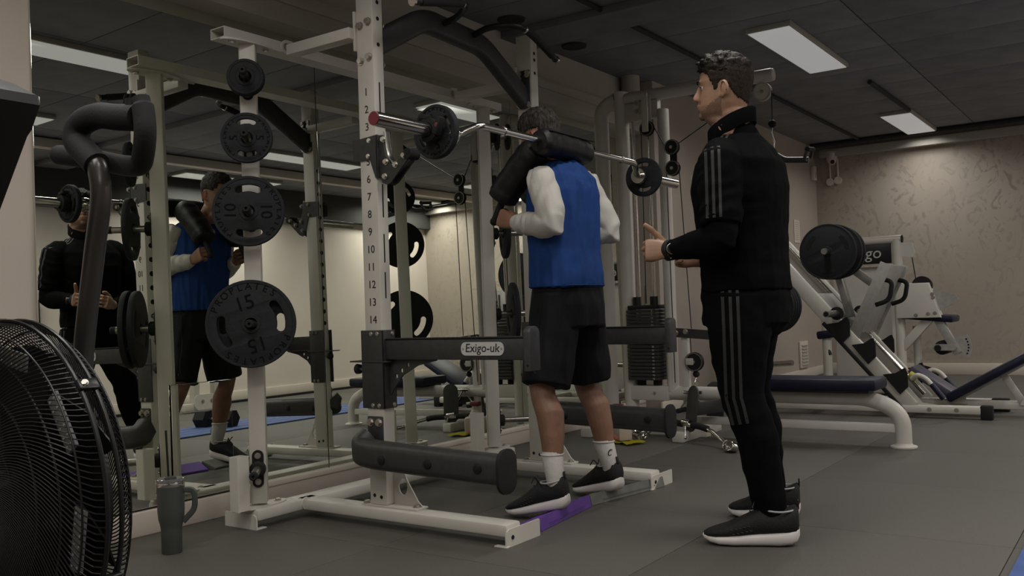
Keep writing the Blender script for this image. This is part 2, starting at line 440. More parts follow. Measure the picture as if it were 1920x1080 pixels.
# ceiling lamps
LBL = ['long ceiling light panel nearest above the standing trainer in black', 'small far ceiling light panel close to the patterned wall',
       'ceiling light panel seen only in the mirror at the far left', 'ceiling light panel over the front end of the gym behind the bike',
       'ceiling light panel seen in the mirror behind the disc on the weight peg', 'ceiling light panel over the far corner beyond the leg press',
       'ceiling light panel over the gym floor behind the camera side', 'ceiling light panel seen in the mirror above the grey haired head',
       'ceiling light panel at the far right corner of the room', 'ceiling light panel along the right wall near the front', 'ceiling light panel in the front right corner of the gym', 'added unseen light panel above the camera side of the fan bike', 'added unseen light panel over the fan bike seat', 'added unseen light panel by the front wall near the mirror']
for i, (x, y) in enumerate(PANELS):
    t = thing('ceiling_light', LBL[i], 'light', (x, y, CEIL), 'ceiling light panels')
    B().box((x - 0.70, y - 0.155, CEIL - 0.035), (x + 0.70, y + 0.155, CEIL), 0.004).build('frame', SOFFIT, t)
    B().box((x - 0.685, y - 0.14, CEIL - 0.040), (x + 0.685, y + 0.14, CEIL - 0.034)).build('diffuser', GLOW, t, 0)
for k, (x, lb) in enumerate(((4.78, 'dark recessed ceiling downlight nearest the pull-up handles'), (5.12, 'middle of the three dark recessed ceiling downlights'), (5.55, 'dark recessed ceiling downlight furthest from the pull-up bar'))):
    t = thing('downlight', lb, 'light', (x, -0.25, CEIL), 'unlit recessed downlights')
    B().lathe([(0.055, -0.012), (0.085, -0.012), (0.09, 0.0), (0.05, 0.002)], (x, -0.25, CEIL), n=24).build('bezel', CEILD, t)
    B().lathe([(0.0, -0.004), (0.052, -0.006)], (x, -0.25, CEIL), n=20, caps=False).build('lens', BLACK, t)
# mirrors, leaning back a little on the kickboard
TH = 0.012
def mirror(x0, x1, label):
    t = thing('wall_mirror', label, 'mirror', (x0, -0.04, 0.10), 'wall mirrors')
    n = V((0, -math.cos(TH), math.sin(TH))); up = V((0, math.sin(TH), math.cos(TH)))
    o = V(((x0 + x1) / 2, -0.03, 0.108)); h = 2.20
    mx = fr(o + up * h / 2 - n * 0.003, (1, 0, 0), up)
    B().obox(mx, (x1 - x0 - 0.004, h, 0.006), 0.0015).build('glass', MIRROR, t, 20)
    return t
m1 = mirror(1.845, 3.318, 'wall mirror panel behind the weight plates, left of the joint')
mirror(3.318, 5.085, 'wall mirror panel behind the lifter in the middle of the row')
mirror(5.085, 6.80, 'wall mirror panel behind the white cable machine')
mx = fr(V((2.565, -0.0345, 0.365)), (1, 0, 0), (0, math.sin(TH), math.cos(TH)))
B().obox(mx, (0.315, 0.49, 0.004), 0.0015).build('socket_cover_mirror', MIRROR, m1, 20)
# bits on the walls
t = thing('security_camera', 'white dome security camera at the top of the wall corner', 'camera', (X1 - 0.06, -0.43, 2.5))
B().lathe([(0.062, 0.10), (0.062, 0.04), (0.05, 0.0), (0.03, -0.03), (0.0, -0.042)], (X1 - 0.08, -0.43, 2.52), n=20).build('housing', PALE, t)
B().ball((X1 - 0.118, -0.448, 2.515), 0.026).build('lens', BLACK, t)
B().box((X1 - 0.14, -0.50, 2.62), (X1, -0.36, 2.645), 0.004).build('bracket', SOFFIT, t)
for k, (y, z, lb) in enumerate(((-0.385, 2.29, 'left white round junction box hanging below the camera'), (-0.475, 2.30, 'right white round junction box hanging below the camera'))):
    t = thing('junction_box', lb, 'box', (X1 - 0.01, y, z), 'conduit boxes')
    B().cyl((X1 - 0.035, y, z), (X1, y, z), 0.045, n=20).build('cover', PALE, t)
    B().tube([(X1 - 0.012, y, z + 0.03), (X1 - 0.012, y, 2.56)], 0.012, 10).build('conduit', PALE, t)
t = thing('alarm_sensor', 'small white sensor box on the wall left of the camera', 'sensor', (11.08, -0.225, 2.36))
B().box((11.03, -0.26, 2.31), (11.13, -0.21, 2.48), 0.01).build('case', PALE, t)
B().box((11.045, -0.265, 2.34), (11.115, -0.258, 2.40), 0.003).build('window', SOFFIT, t)
t = thing('wall_notice', 'faded paper notice on the wall right of the trainer', 'notice', (10.42, -0.212, 1.66))
B().box((10.33, -0.2165, 1.54), (10.53, -0.211, 1.80)).build('sheet', PALE, t)
b = B()
for k in range(9): b.box((10.36, -0.2175, 1.575 + k * 0.024), (10.50, -0.2165, 1.582 + k * 0.024))
b.build('print', SOFFIT, t)
t = thing('wall_vent', 'white louvred vent low on the wall under the notice', 'vent', (10.45, -0.215, 0.26))
B().box((10.32, -0.235, 0.12), (10.60, -0.211, 0.42), 0.006).build('frame', PALE, t)
for k in range(7): B().obox(Matrix.Translation((10.46, -0.24, 0.16 + k * 0.036)) @ Matrix.Rotation(0.7, 4, 'X'), (0.20, 0.02, 0.005)).build('louvre', SOFFIT, t)
t = thing('resistance_band', 'green and red exercise bands hanging on the right wall', 'band', (4.9, Y0 + 0.03, 1.3))
B().bar((4.93, Y0 + 0.03, 1.3), (4.90, Y0 + 0.03, 0.55), 0.05, 0.012, up=(0, 1, 0)).build('green_band', GREEN, t)
B().tube(crom([(4.84, Y0 + 0.03, 1.3), (4.82, Y0 + 0.03, 0.9), (4.87, Y0 + 0.03, 0.7)]), 0.012, 8).build('red_band', RED, t)
B().bar((4.98, Y0 + 0.03, 1.3), (4.98, Y0 + 0.03, 0.5), 0.05, 0.012, up=(0, 1, 0)).build('dark_band', RUBBER, t)
B().cyl((4.92, Y0, 1.3), (4.92, Y0 + 0.07, 1.3), 0.012).build('hook', STEEL, t)
# floor mat and dumbbell on the open side of the gym, seen at the frame's corner and in the mirror
t = thing('exercise_mat', 'long blue exercise mat lying on the open rubber floor', 'mat', (5.6, -3.5, 0))
B().box((2.75, -3.80, 0.0), (8.9, -3.115, 0.014), 0.005).build('mat_body', BLUEM, t)
for k in range(3): B().box((2.76, -3.28 - 0.17 * k - 0.006, 0.0138), (8.89, -3.28 - 0.17 * k + 0.006, 0.0152)).build('groove', BLUEM, t)
t = thing('hex_dumbbell', 'black hex dumbbell on the blue mat seen in the mirror', 'dumbbell', (5.25, -3.5, 0.07))
for s in (-1, 1):
    B().cyl((5.25 + 0.02 * s, -3.5 + 0.085 * s, 0.085), (5.25 + 0.045 * s, -3.5 + 0.20 * s, 0.085), 0.082, n=6).build('head', RUBBER, t, 20)
B().cyl((5.23, -3.585, 0.085), (5.27, -3.415, 0.085), 0.018).build('handle', CHROME, t)

# ================================================================== power rack
rack = thing('power_rack', 'white half rack bolted in front of the wall mirror', 'rack', (3.5, -0.9, 0))
NX, FX = 2.855, 4.055          # centre x of the near and far uprights
UY0, UY1 = -0.885, -0.790     # front and rear faces of the uprights
UW = 0.032
def endplate(b, o, xdir, ydir, wd, ht):
    b.mesh(flat([[(0, 0), (wd, 0), (wd, ht - 0.02), (wd - 0.006, ht - 0.006), (wd - 0.02, ht), (0.004, ht), (0, ht - 0.004)]], 0.006), fr(o, xdir, ydir))
for nm, cx in (('near', NX), ('far', FX)):
    bx0, bx1 = cx - 0.062, cx + 0.034
    B().box((bx0, -1.51, 0.036), (bx1, -0.36, 0.083), 0.010).build('side_base_beam', WHITE, rack)
    b = B(); endplate(b, (bx1 + 0.12, -1.513, 0.0), (-1, 0, 0), (0, 0, 1), bx1 + 0.12 - bx0 + 0.01, 0.066)
    b.box((bx0 - 0.014, -1.52, 0.0), (bx0 + 0.01, -1.46, 0.006), 0.002)
    fp = b.build('foot_plate', WHITE, rack)
    bb = B().bolt((bx0 + 0.03, -1.516, 0.034), (0, -1, 0), 0.006, 0.004); bb.build('bolt', HOLE, fp)
    # upright with its base plate and gusset
    u = B().box((cx - UW, UY0, 0.092), (cx + UW, UY1, 2.335), 0.006).build('upright', WHITE, rack)
    B().box((cx - UW, UY0 - 0.16, 0.083), (cx + UW + 0.01, UY1 + 0.05, 0.092), 0.002).build('base_plate', WHITE, rack)
    g = [(0, 0), (0.155, 0), (0.13, 0.02), (0.075, 0.10), (0.045, 0.165), (0.03, 0.20), (0, 0.23)]
    hole = [(0.05 + 0.024 * math.cos(a * PI / 8), 0.075 + 0.034 * math.sin(a * PI / 8)) for a in range(16)]
    B().mesh(flat([g, hole], 0.006), fr((cx + 0.016, UY0, 0.092), (0, -1, 0), (0, 0, 1))).build('gusset', WHITE, rack)
    for by in (UY1 + 0.03, UY0 - 0.135):
        B().bolt((cx - 0.018 if by > -0.8 else cx + 0.0, by, 0.092), (0, 0, 1), 0.013, 0.010).build('bolt', BOLT, rack)
    # holes, slots and numbers
    for k in range(14):
        z = 1.819 - k * 0.0737
        if nm == 'near':
            B().mesh(text_mesh(str(k + 1), 0.046, 0.0006), fr((cx - UW - 0.0008, -0.838, z), (0, -1, 0), (0, 0, 1))).build('number', INK, u, 0)
        B().cyl((cx, UY1 + 0.0008, z), (cx, UY1 - 0.002, z), 0.0135, n=14).build('peg_hole', HOLE, u)
    for z0, z1 in ((1.29, 1.43), (1.10, 1.22), (0.95, 1.06), (1.72, 1.86)):
        B().box((cx - 0.004, UY0 - 0.0008, z0), (cx + 0.003, UY0 + 0.002, z1)).build('slot', HOLE, u, 0)
    for z in (0.125, 0.13):
        B().cyl((cx - UW - 0.0008, UY0 + (0.03 if z < 0.128 else 0.068), z), (cx - UW + 0.001, UY0 + (0.03 if z < 0.128 else 0.068), z), 0.008, n=12).build('hole', HOLE, u)
    for dx, z in ((0.0, 2.13), (0.0, 2.02), (0.0, 2.235), (0.0, 2.20)):
        if nm == 'near' or z > 2.1: B().cyl((cx + dx, UY0 - 0.0008, z), (cx + dx, UY0 + 0.001, z), 0.009, n=12).build('hole', HOLE, u)
    for dy, z in ((-0.862, 2.115), (-0.815, 2.105), (-0.862, 1.965), (-0.815, 1.955)):
        B().bolt((cx - UW, dy, z), (-1, 0, 0), 0.013, 0.016).build('bolt', BOLT, u)
# rear frame
B().box((2.545, -0.415, 0.036), (4.43, -0.310, 0.083), 0.010).build('rear_base_beam', WHITE, rack)
for x, s in ((2.541, -1), (4.434, 1)):
    b = B(); endplate(b, (x, -0.205, 0.0), (0, -1, 0), (0, 0, 1), 0.205, 0.062)
    b.box((x, -0.413, 0), (x - s * 0.05, -0.385, 0.006), 0.002)
    b.build('foot_plate', WHITE, rack)
def hollow(p0, p1, wd, ht, t=0.004):
    b = B(); p0 = V(p0); p1 = V(p1)
    so = [(-wd / 2, -ht / 2), (wd / 2, -ht / 2), (wd / 2, ht / 2), (-wd / 2, ht / 2)]
    si = [(a * (wd - 2 * t) / wd, c * (ht - 2 * t) / ht) for a, c in so]
    me = flat([so, si], (p1 - p0).length)
    d = (p1 - p0).normalized(); sd = V((0, 0, 1)).cross(d)
    b.mesh(me, Matrix(((sd.x, 0, d.x, (p0.x + p1.x) / 2), (sd.y, 0, d.y, (p0.y + p1.y) / 2), (0, 1, 0, (p0.z + p1.z) / 2), (0, 0, 0, 1))))
    return b
hollow((2.48, -0.315, 2.098), (4.482, -0.315, 2.098), 0.092, 0.046).build('rear_top_beam', WHITE, rack)
for cx, s in ((NX, 1), (FX, 1)):
    B().box((cx - 0.075, -0.40, 2.05), (cx - 0.015, UY1 + 0.0, 2.098), 0.004).build('side_top_beam', WHITE, rack)
    br = B().mesh(flat([[(0.032 * math.cos(a), 0.032 * math.sin(a)) for a in [PI / 2 + PI * k / 10 for k in range(11)]] + [(0.034, -0.032), (0.034, 0.032)]], 0.006), fr((cx - 0.04, -0.365, 2.10), (1, 0, 0), (0, 0, 1))).build('bracket', WHITE, rack)
    B().bolt((cx - 0.045, -0.368, 2.10), (0, -1, 0), 0.013, 0.012).build('bolt', BOLT, br)
    B().bolt((cx - 0.046, -0.418, 0.066), (0, -1, 0), 0.014, 0.012).build('bolt', BOLT, rack)
    B().cyl((cx - 0.046, -0.412, 0.062), (cx - 0.046, -0.422, 0.062), 0.028, n=18).build('washer_plate', WHITE, rack)
    B().box((cx - UW - 0.014, UY1 - 0.006, 2.0), (cx - UW + 0.02, UY1 + 0.006, 2.17), 0.003).build('bracket', WHITE, rack)
PEGZ = (0.247, 0.863, 1.333, 1.641, 1.900)
def storage_post(px, ang, near):
    """diagonal post with its weight pegs"""
    n = V((math.cos(ang), math.sin(ang), 0)); sd = V((-n.y, n.x, 0)); o = V((px, -0.345, 0))
    mx = Matrix(((n.x, sd.x, 0, o.x), (n.y, sd.y, 0, o.y), (0, 0, 1, 1.085), (0, 0, 0, 1)))
    B().obox(mx, (0.07, 0.07, 1.975), 0.006).build('storage_post', WHITE, rack)
    for z0, nm in ((0.086, 'post_foot'), (2.070, 'post_cap')):
        mm = flat([[(0.14 * math.cos(2 * PI * k / 20) , 0.052 * math.sin(2 * PI * k / 20)) for k in range(20)]], 0.008)
        B().mesh(mm, Matrix.Translation((px, -0.345, z0))).build(nm, WHITE, rack)
        for dx in (-0.09, 0.09):
            B().bolt((px + dx, -0.355, z0 + (0.004 if z0 < 1 else -0.004)), (0, 0, 1 if z0 < 1 else -1), 0.012, 0.010).build('bolt', BOLT, rack)
    for z in PEGZ:
        c = o + n * 0.035 + V((0, 0, z))
        f = [(-0.024, -0.055), (0.024, -0.055), (0.024, 0.055), (-0.024, 0.055)]
        f = [(0.024 * math.cos(a), 0.055 * (1 if math.sin(a) >= 0 else -1) + 0.024 * math.sin(a)) for a in [2 * PI * k / 20 for k in range(20)]]
        fl = B().mesh(flat([f], 0.006), fr(c + n * 0.003, sd, (0, 0, 1))).build('peg_flange', BLACK, rack)
        for dz in (-0.055, 0.055): B().bolt(c + n * 0.006 + V((0, 0, dz)), n, 0.010, 0.008).build('bolt', BOLT, fl)
        B().lathe([(0.0, 0.004), (0.034, 0.004), (0.034, 0.026), (0.026, 0.032), (0.0, 0.032)], c, n, 20, caps=False).build('peg_collar', RUBBER, rack)
        pg = B().lathe([(0.0165, 0.03), (0.0165, 0.185), (0.0, 0.185)], c, n, 18, caps=False).build('weight_peg', STEEL, rack)
        B().lathe([(0.0175, 0.180), (0.0175, 0.200), (0.013, 0.206), (0.006, 0.206), (0.005, 0.196), (0.0, 0.196)], c, n, 18, caps=False).build('peg_cap', RUBBER, pg)
    # short tube beside the post that holds a bar upright
    x = px - 0.115 if near else px - 0.175
    so = rrect(0.06, 0.06, 0.006); si = rrect(0.052, 0.052, 0.004)
    B().mesh(flat([so, si], 0.225), Matrix.Translation((x, -0.36, 0.198))).build('bar_holder_tube', WHITE, rack)
    return o, n
PN = storage_post(2.612, math.radians(225), True)
PF = storage_post(4.315, math.radians(-45), False)
# pull-up bar
sec = [(a, c) for a, c in rrect(0.106, 0.062, 0.022)]
path = fillet([(NX + 0.02, -0.835, 2.03), (3.21, -0.835, 2.222), (3.66, -0.835, 2.200), (FX - 0.02, -0.835, 1.985)], 0.075, 8)
pb = B().tube(path, 1.0, sec=sec, up=(0, 0, 1)).build('pull_up_bar', CHAR, rack)
for cx, s in ((NX + UW, 1), (FX - UW, -1)):
    zc = 2.03 if s > 0 else 2.045
    B().box((cx, -0.875, zc - 0.10), (cx + s * 0.008, -0.795, zc + 0.10), 0.003).build('bar_flange', CHAR, rack)
    for dz in (-0.085, 0.085):
        for dy in (-0.865, -0.81): B().bolt((cx + s * 0.008, dy, zc + dz), (s, 0, 0), 0.012, 0.012).build('bolt', BOLT, rack)
for pts, ends in (([(3.33, -0.86, 2.228), (3.30, -0.96, 2.228), (3.20, -1.09, 2.225), (3.08, -1.13, 2.20), (2.80, -1.13, 2.135)], 0),
                  ([(3.56, -0.86, 2.225), (3.53, -0.98, 2.23), (3.56, -1.10, 2.222), (3.67, -1.12, 2.205), (3.925, -1.10, 2.135)], 1)):
    p = crom(pts, 6)
    h = B().tube(p, 0.0155, 12).build('pull_up_handle', BLACK, rack)
    B().tube(p[-9:-1], 0.0185, 12).build('grip', GRIP, h)
    for q in (p[-9], p[-1]):
        i = p.index(q); d = (p[i] - p[i - 1]).normalized()
        B().cyl(q - d * 0.006, q + d * 0.006, 0.0195, n=14).build('ring', CHROME, h)
    B().cyl(V(p[0]) + V((0, 0.012, 0)), V(p[0]), 0.018, n=12).build('weld_collar', STEEL, h)
# padded belt/band arms low on the uprights
for cx, z, ln in ((NX, 0.315, 0.0), (FX, 0.335, 0.03)):
    xo = cx - UW - 0.075
    if cx == FX: xo = cx + UW + 0.05
    s = 1 if cx == FX else -1
    secd = [(a, c) for a, c in rrect(0.118, 0.085, 0.035)]
    yA = -0.80
    pth = fillet([(cx + s * (UW + 0.012), yA - 0.02, z + 0.05), (xo + 0.012 * -s, yA, z + 0.01), (xo, yA - 0.09, z), (xo, -1.545, z - 0.02)], 0.10, 7)
    a = B().tube(pth, 1.0, sec=secd, up=(0, 0, 1)).build('bumper_arm', CHAR, rack)
    B().mesh(flat([[(x * 1.0, y) for x, y in rrect(0.120, 0.166, 0.05)]], 0.014, 0.004), fr((xo, -1.552, z - 0.022), (1, 0, 0), (0, 0, 1))).build('arm_end_cap', RUBBER, a)
    for y in (-0.97, -1.21, -1.45):
        if cx == NX:
            B().lathe([(0.019, 0), (0.019, 0.004), (0.012, 0.007), (0.0, 0.007)], (xo - 0.042, y, z - 0.012), (-1, 0, 0), 14).build('bolt', BLACK, a)
        else:
            B().lathe([(0.019, 0), (0.019, 0.004), (0.012, 0.007), (0.0, 0.007)], (xo - 0.042, y, z - 0.012), (-1, 0, 0), 14).build('bolt', BLACK, a)
    fx = cx + s * UW
    f = B().box((fx, -0.88, 0.335), (fx + s * 0.008, -0.795, 0.46), 0.004).build('arm_flange', CHAR, rack)
    for dy in (-0.862, -0.815): B().bolt((fx + s * 0.008, dy, 0.435), (s, 0, 0), 0.013, 0.013).build('bolt', BOLT, f)

# safety arms: separate pieces hooked onto the uprights
def safety(cx, label):
    t = thing('safety_arm', label, 'safety arm', (cx, -0.95, 0.65), 'rack safety arms')
    b = B()
    for s in (-1, 1): b.box((cx + s * UW - (0.006 if s < 0 else 0), UY0 - 0.01, 0.492), (cx + s * UW + (0.006 if s > 0 else 0), UY1 + 0.02, 0.818), 0.002)
    b.box((cx - UW - 0.006, UY0 - 0.010, 0.492), (cx + UW + 0.006, UY0 - 0.003, 0.818), 0.002)
    sl = b.build('sleeve', CHAR, t)
    for z in (0.505, 0.803):
        for y in (-0.865, -0.83): B().bolt((cx - UW - 0.006, y, z), (-1, 0, 0), 0.007, 0.005).build('bolt', BOLT, sl)
        B().bolt((cx + UW - 0.012, UY0 - 0.010, z), (0, -1, 0), 0.007, 0.005).build('bolt', BOLT, sl)
    am = B().box((cx - UW + 0.008, -1.60, 0.695), (cx + UW - 0.008, UY0 - 0.01, 0.777), 0.004).build('beam', CHAR, t)
    B().box((cx - UW + 0.004, -1.60, 0.7775), (cx + UW - 0.004, UY0 - 0.012, 0.783), 0.002).build('wear_strip', RUBBER, t)
    ep = [(-0.026, -0.05), (0.026, -0.05), (0.026, 0.09)] + [(0.026 * math.cos(a), 0.09 + 0.026 * math.sin(a)) for a in [PI * k / 8 for k in range(1, 8)]] + [(-0.026, 0.09)]
    e = B().mesh(flat([[(0.034 * x / 0.026, y) for x, y in ep]], 0.03, 0.003), fr((cx, -1.610, 0.705), (1, 0, 0), (0, 0, 1))).build('end_stop', CHAR, t)
    B().cyl((cx - 0.035, -1.612, 0.675), (cx - 0.033, -1.612, 0.675), 0.005, n=10).build('hole', HOLE, e)
    g = [(0, 0), (0.0, -0.15), (0.02, -0.12), (0.07, -0.065), (0.15, -0.025), (0.25, -0.004), (0.25, 0)]
    hs = [[(hx + 0.008 * math.cos(a), hz + 0.010 * math.sin(a)) for a in [2 * PI * k / 12 for k in range(12)]] for hx, hz in ((0.035, -0.07), (0.065, -0.045), (0.10, -0.022))]
    B().mesh(flat([g] + hs, 0.008), fr((cx + 0.004, UY0 - 0.01, 0.694), (0, -1, 0), (0, 0, 1))).build('gusset', CHAR, t)
    B().box((cx - UW - 0.010, UY0 - 0.032, 0.684), (cx + UW + 0.004, UY1 + 0.085, 0.690), 0.001).build('shelf_plate', CHAR, t)
    k = B().lathe([(0.0, 0), (0.02, 0.002), (0.022, 0.018), (0.014, 0.026), (0.0, 0.026)], (cx - 0.02, UY1 + 0.045, 0.655), (0, 1, 0), 16, caps=False).build('pin_knob', RUBBER, t)
    B().cyl((cx - 0.02, UY1 + 0.018, 0.655), (cx - 0.02, UY1 + 0.05, 0.655), 0.007).build('pin', STEEL, k)
    if cx < 3.5:
        r = rrect(0.205, 0.052, 0.022)
        xx = cx - UW + 0.008
        lp = B().mesh(flat([r], 0.003), fr((xx - 0.0015, -1.398, 0.738), (0, -1, 0), (0, 0, 1))).build('name_plate', MARK, t, 20)
        B().mesh(text_mesh('Exigo-uk', 0.047, 0.0006, shear=0.12), fr((xx - 0.0036, -1.398, 0.740), (0, -1, 0), (0, 0, 1))).build('lettering', INK, lp, 0)
        for s in (-1, 1): B().cyl((xx - 0.003, -1.398 + s * 0.092, 0.738), (xx - 0.005, -1.398 + s * 0.092, 0.738), 0.004, n=10).build('rivet', BOLT, lp)
    return t
safety(NX, 'charcoal safety arm with a lettered name plate on the nearer upright')
safety(FX, 'charcoal safety arm on the far upright beyond the lifter')
def jhook(cx, label):
    t = thing('bar_hook', label, 'bar hook', (cx, -0.9, 1.55), 'rack bar hooks')
    b = B()
    for s in (-1, 1):
        me = flat([[(-0.13, 0.04), (0.01, 0.05), (0.01, -0.13), (-0.005, -0.13), (-0.035, -0.05), (-0.13, -0.05)]], 0.006)
        b.mesh(me, fr((cx + s * (UW + 0.004), UY0 - 0.003, 1.582), (0, -1, 0), (0, 0, 1)))
    b.box((cx - UW - 0.007, UY0 - 0.012, 1.455), (cx + UW + 0.007, UY0 - 0.004, 1.632), 0.002)
    sl = b.build('sleeve', CHAR, t)
    for y in (-0.852, -0.845):
        z = 1.612 if y < -0.85 else 1.547
        B().bolt((cx - UW - 0.007, y, z), (-1, 0, 0), 0.008, 0.007).build('bolt', BOLT, sl)
    hk = [(0, 0.045), (0.018, 0.045), (0.022, 0.0), (0.032, -0.045), (0.05, -0.075), (0.078, -0.085), (0.115, -0.06), (0.145, -0.035), (0.165, -0.045), (0.165, -0.06), (0.06, -0.155), (0.035, -0.165), (0.01, -0.155), (0.0, -0.13)]
    b = B()
    for s in (-1, 1): b.mesh(flat([hk], 0.008), fr((cx + s * 0.020, UY0 - 0.012, 1.585), (0, -1, 0), (0, 0, 1)))
    h = b.build('hook_plates', CHAR, t)
    pts = crom([(cx, UY0 - 0.030, 1.645), (cx, UY0 - 0.036, 1.585), (cx, UY0 - 0.048, 1.538), (cx, UY0 - 0.075, 1.508)], 5)
    B().tube(pts, 1.0, sec=rrect(0.012, 0.032, 0.004, 2), up=(0, 1, 0)).build('saddle', STEEL, t)
    B().cyl((cx - 0.03, UY0 - 0.165, 1.535), (cx + 0.03, UY0 - 0.165, 1.535), 0.022, n=20).build('roller', RUBBER, t)
    for y, z in ((0.025, 1.61), (0.035, 1.515), (0.028, 1.455), (0.088, 1.497), (0.135, 1.53)):
        B().bolt((cx - 0.025, UY0 - 0.012 - y, z), (-1, 0, 0), 0.010, 0.012).build('bolt', BOLT, h)
    return t
jhook(NX, 'charcoal bar hook with a roller on the nearer rack upright')
jhook(FX, 'charcoal bar hook on the far rack upright behind the lifter')

# ================================================================== weight plates
def plate(R, slots, th, num, label, c, n, spin=0.0, brand=True, group='weight plates on the rack pegs', slot_w=None, hole=0.026):
    n = V(n).normalized(); c = V(c)
    t = thing('weight_plate', label, 'weight plate', (0, 0, 0), group)
    sl = [arcslot(R * 0.66, slot_w or R * 0.19, a - 0.42, a + 0.42) for a in slots]
    hol = circ(hole, 28)
    B().mesh(flat([circ(R, 72), hol] + sl, th, 0.003)).build('disc', IRON, t, 30, root=None)
    rim = [(R - 0.014, th / 2 - 0.002), (R - 0.012, th / 2 + 0.0025), (R - 0.003, th / 2 + 0.0025), (R, th / 2 - 0.002)]
    B().lathe(rim, n=72, caps=False).build('rim', IRON, t)
    B().lathe([(hole, -th / 2 - 0.001), (hole, th / 2 + 0.003), (hole + 0.012, th / 2 + 0.003), (hole + 0.014, th / 2)], n=28, caps=False).build('hub', IRON, t)
    if num:
        s = R * 0.46
        offs = (0, 1) if not slots else ((0, 1) if abs(math.sin(slots[0])) < 0.6 else (2, 3))
        for k in (0, 1):
            if slots and abs(math.sin(slots[0])) > 0.6:
                m4 = Matrix.Translation((R * 0.48 * (1 if k == 0 else -1), 0, th / 2 + 0.0006)) @ Matrix.Rotation(-PI / 2 + PI * k, 4, 'Z')
            else:
                m4 = Matrix.Rotation(PI * k, 4, 'Z') @ Matrix.Translation((0, R * 0.48, th / 2 + 0.0006))
            me = text_mesh(num, s, 0.0012); B().mesh(me, m4).build('number', IRONT, t, 0)
    if brand:
        for k in (0, 1):
            b = B(); word = 'PROPLATES'
            for i, ch in enumerate(word):
                a = PI / 2 - (i - 4) * 0.225 + PI * k
                if slots and abs(math.sin(slots[0])) > 0.6: a -= PI / 2
                m4 = Matrix.Rotation(a - PI / 2, 4, 'Z') @ Matrix.Translation((0, R * 0.85, th / 2 + 0.0006))
                b.mesh(text_mesh(ch, R * 0.225, 0.001), m4)
            b.build('brand_lettering', IRONT, t, 0)
    x = V((0, 0, 1)).cross(n).normalized()
    t.matrix_world = fr(c, x, n.cross(x)) @ Matrix.Rotation(spin, 4, 'Z')
    return t
o, n = PN
def pegpt(P, k, d): return P[0] + P[1] * (0.035 + d) + V((0, 0, PEGZ[k]))
ES = [0, PI]; NS = [PI / 2, -PI / 2]
plate(0.182, ES, 0.022, '15', 'largest front plate marked 15 on the near storage post', pegpt(PN, 1, 0.120), n, 0.27)
plate(0.180, ES, 0.022, '15', 'largest plate hidden behind another 15 on the near post', pegpt(PN, 1, 0.080), n, -0.22)
plate(0.147, NS, 0.022, '10', 'plate marked 10 in the middle of the near storage post', pegpt(PN, 2, 0.095), n, 0.0)
plate(0.106, NS, 0.020, '5', 'plate marked 5 on the near post, second peg from top', pegpt(PN, 3, 0.09), n, 0.0)
plate(0.076, [], 0.016, '', 'small plain front plate on the top peg of the near post', pegpt(PN, 4, 0.085), n, 0.0, False)
plate(0.078, [], 0.016, '', 'small plain rear plate on the top peg of the near post', pegpt(PN, 4, 0.060), n, 0.0, False)
n = PF[1]
plate(0.182, ES, 0.022, '15', 'largest plate on the far storage post low behind the lifter', pegpt(PF, 1, 0.105), n, -0.5)
plate(0.147, ES, 0.022, '10', 'plate edge-on in the middle of the far storage post', pegpt(PF, 2, 0.07), n, -0.4)
plate(0.106, ES, 0.020, '5', 'plate near the top of the far post behind the black pad', pegpt(PF, 3, 0.11), n, 0.6)
plate(0.078, [], 0.014, '', 'small plate against the top peg flange of the far post', pegpt(PF, 4, 0.042), n, 0.0, False)
plate(0.076, [], 0.014, '', 'small plate halfway along the top peg of the far post', pegpt(PF, 4, 0.105), n, 0.0, False)

# ================================================================== slant boards under the heels, tumbler, bottle, chrome bar
def wedge(pts, h, label, m):
    """pts: back-left, back-right, front-right, front-left on the floor; tall at the back"""
    t = thing('slant_board', label, 'wedge', pts[0], 'heel wedges')
    b = B(); P = [V(p) for p in pts]
    q = [P[0], P[1], P[2], P[3], P[0] + V((0, 0.012, h)), P[1] + V((0, 0.012, h)), P[2] + V((0, 0, 0.012)), P[3] + V((0, 0, 0.012))]
    vs = [b.bm.verts.new(p) for p in q]
    for f in ((0, 1, 2, 3), (4, 5, 6, 7), (0, 1, 5, 4), (1, 2, 6, 5), (2, 3, 7, 6), (3, 0, 4, 7)): b.bm.faces.new([vs[i] for i in f])
    bmesh.ops.bevel(b.bm, geom=b.bm.edges[:], offset=0.003, segments=2, affect='EDGES')
    b.build('body', m, t, 30)
    B().bar(P[0].lerp(P[1], 0.15) + V((0, -0.0006, 0.02)), P[0].lerp(P[1], 0.85) + V((0, -0.0006, 0.02)), 0.001, 0.004, bev=0).build('seam', m, t, 0)
wedge([(3.055, -1.492, 0), (3.548, -1.438, 0), (3.53, -1.315, 0), (3.04, -1.37, 0)], 0.052, 'purple foam wedge under the left heel of the lifter', PURPLE)
wedge([(3.556, -1.432, 0), (4.095, -1.532, 0), (4.115, -1.41, 0), (3.575, -1.31, 0)], 0.052, 'grey foam wedge under the right heel of the lifter', GREYF)
t = thing('tumbler', 'dark grey handled tumbler with a straw on the floor', 'cup', (2.142, -0.40, 0))
q = (2.142, -0.40, 0)
B().lathe([(0.0, 0.0), (0.036, 0.0), (0.038, 0.004), (0.0385, 0.09), (0.041, 0.108), (0.047, 0.13), (0.0495, 0.16), (0.0515, 0.262), (0.0495, 0.262), (0.047, 0.2), (0.0, 0.2)], q, n=36, caps=False).build('body', CUP, t)
B().lathe([(0.0518, 0.255), (0.0525, 0.257), (0.0525, 0.270), (0.0518, 0.272)], q, n=36, caps=False).build('steel_rim', CHROME, t)
B().lathe([(0.051, 0.268), (0.052, 0.283), (0.047, 0.285), (0.045, 0.274), (0.0, 0.274)], q, n=32, caps=False).build('lid', CLEAR, t)
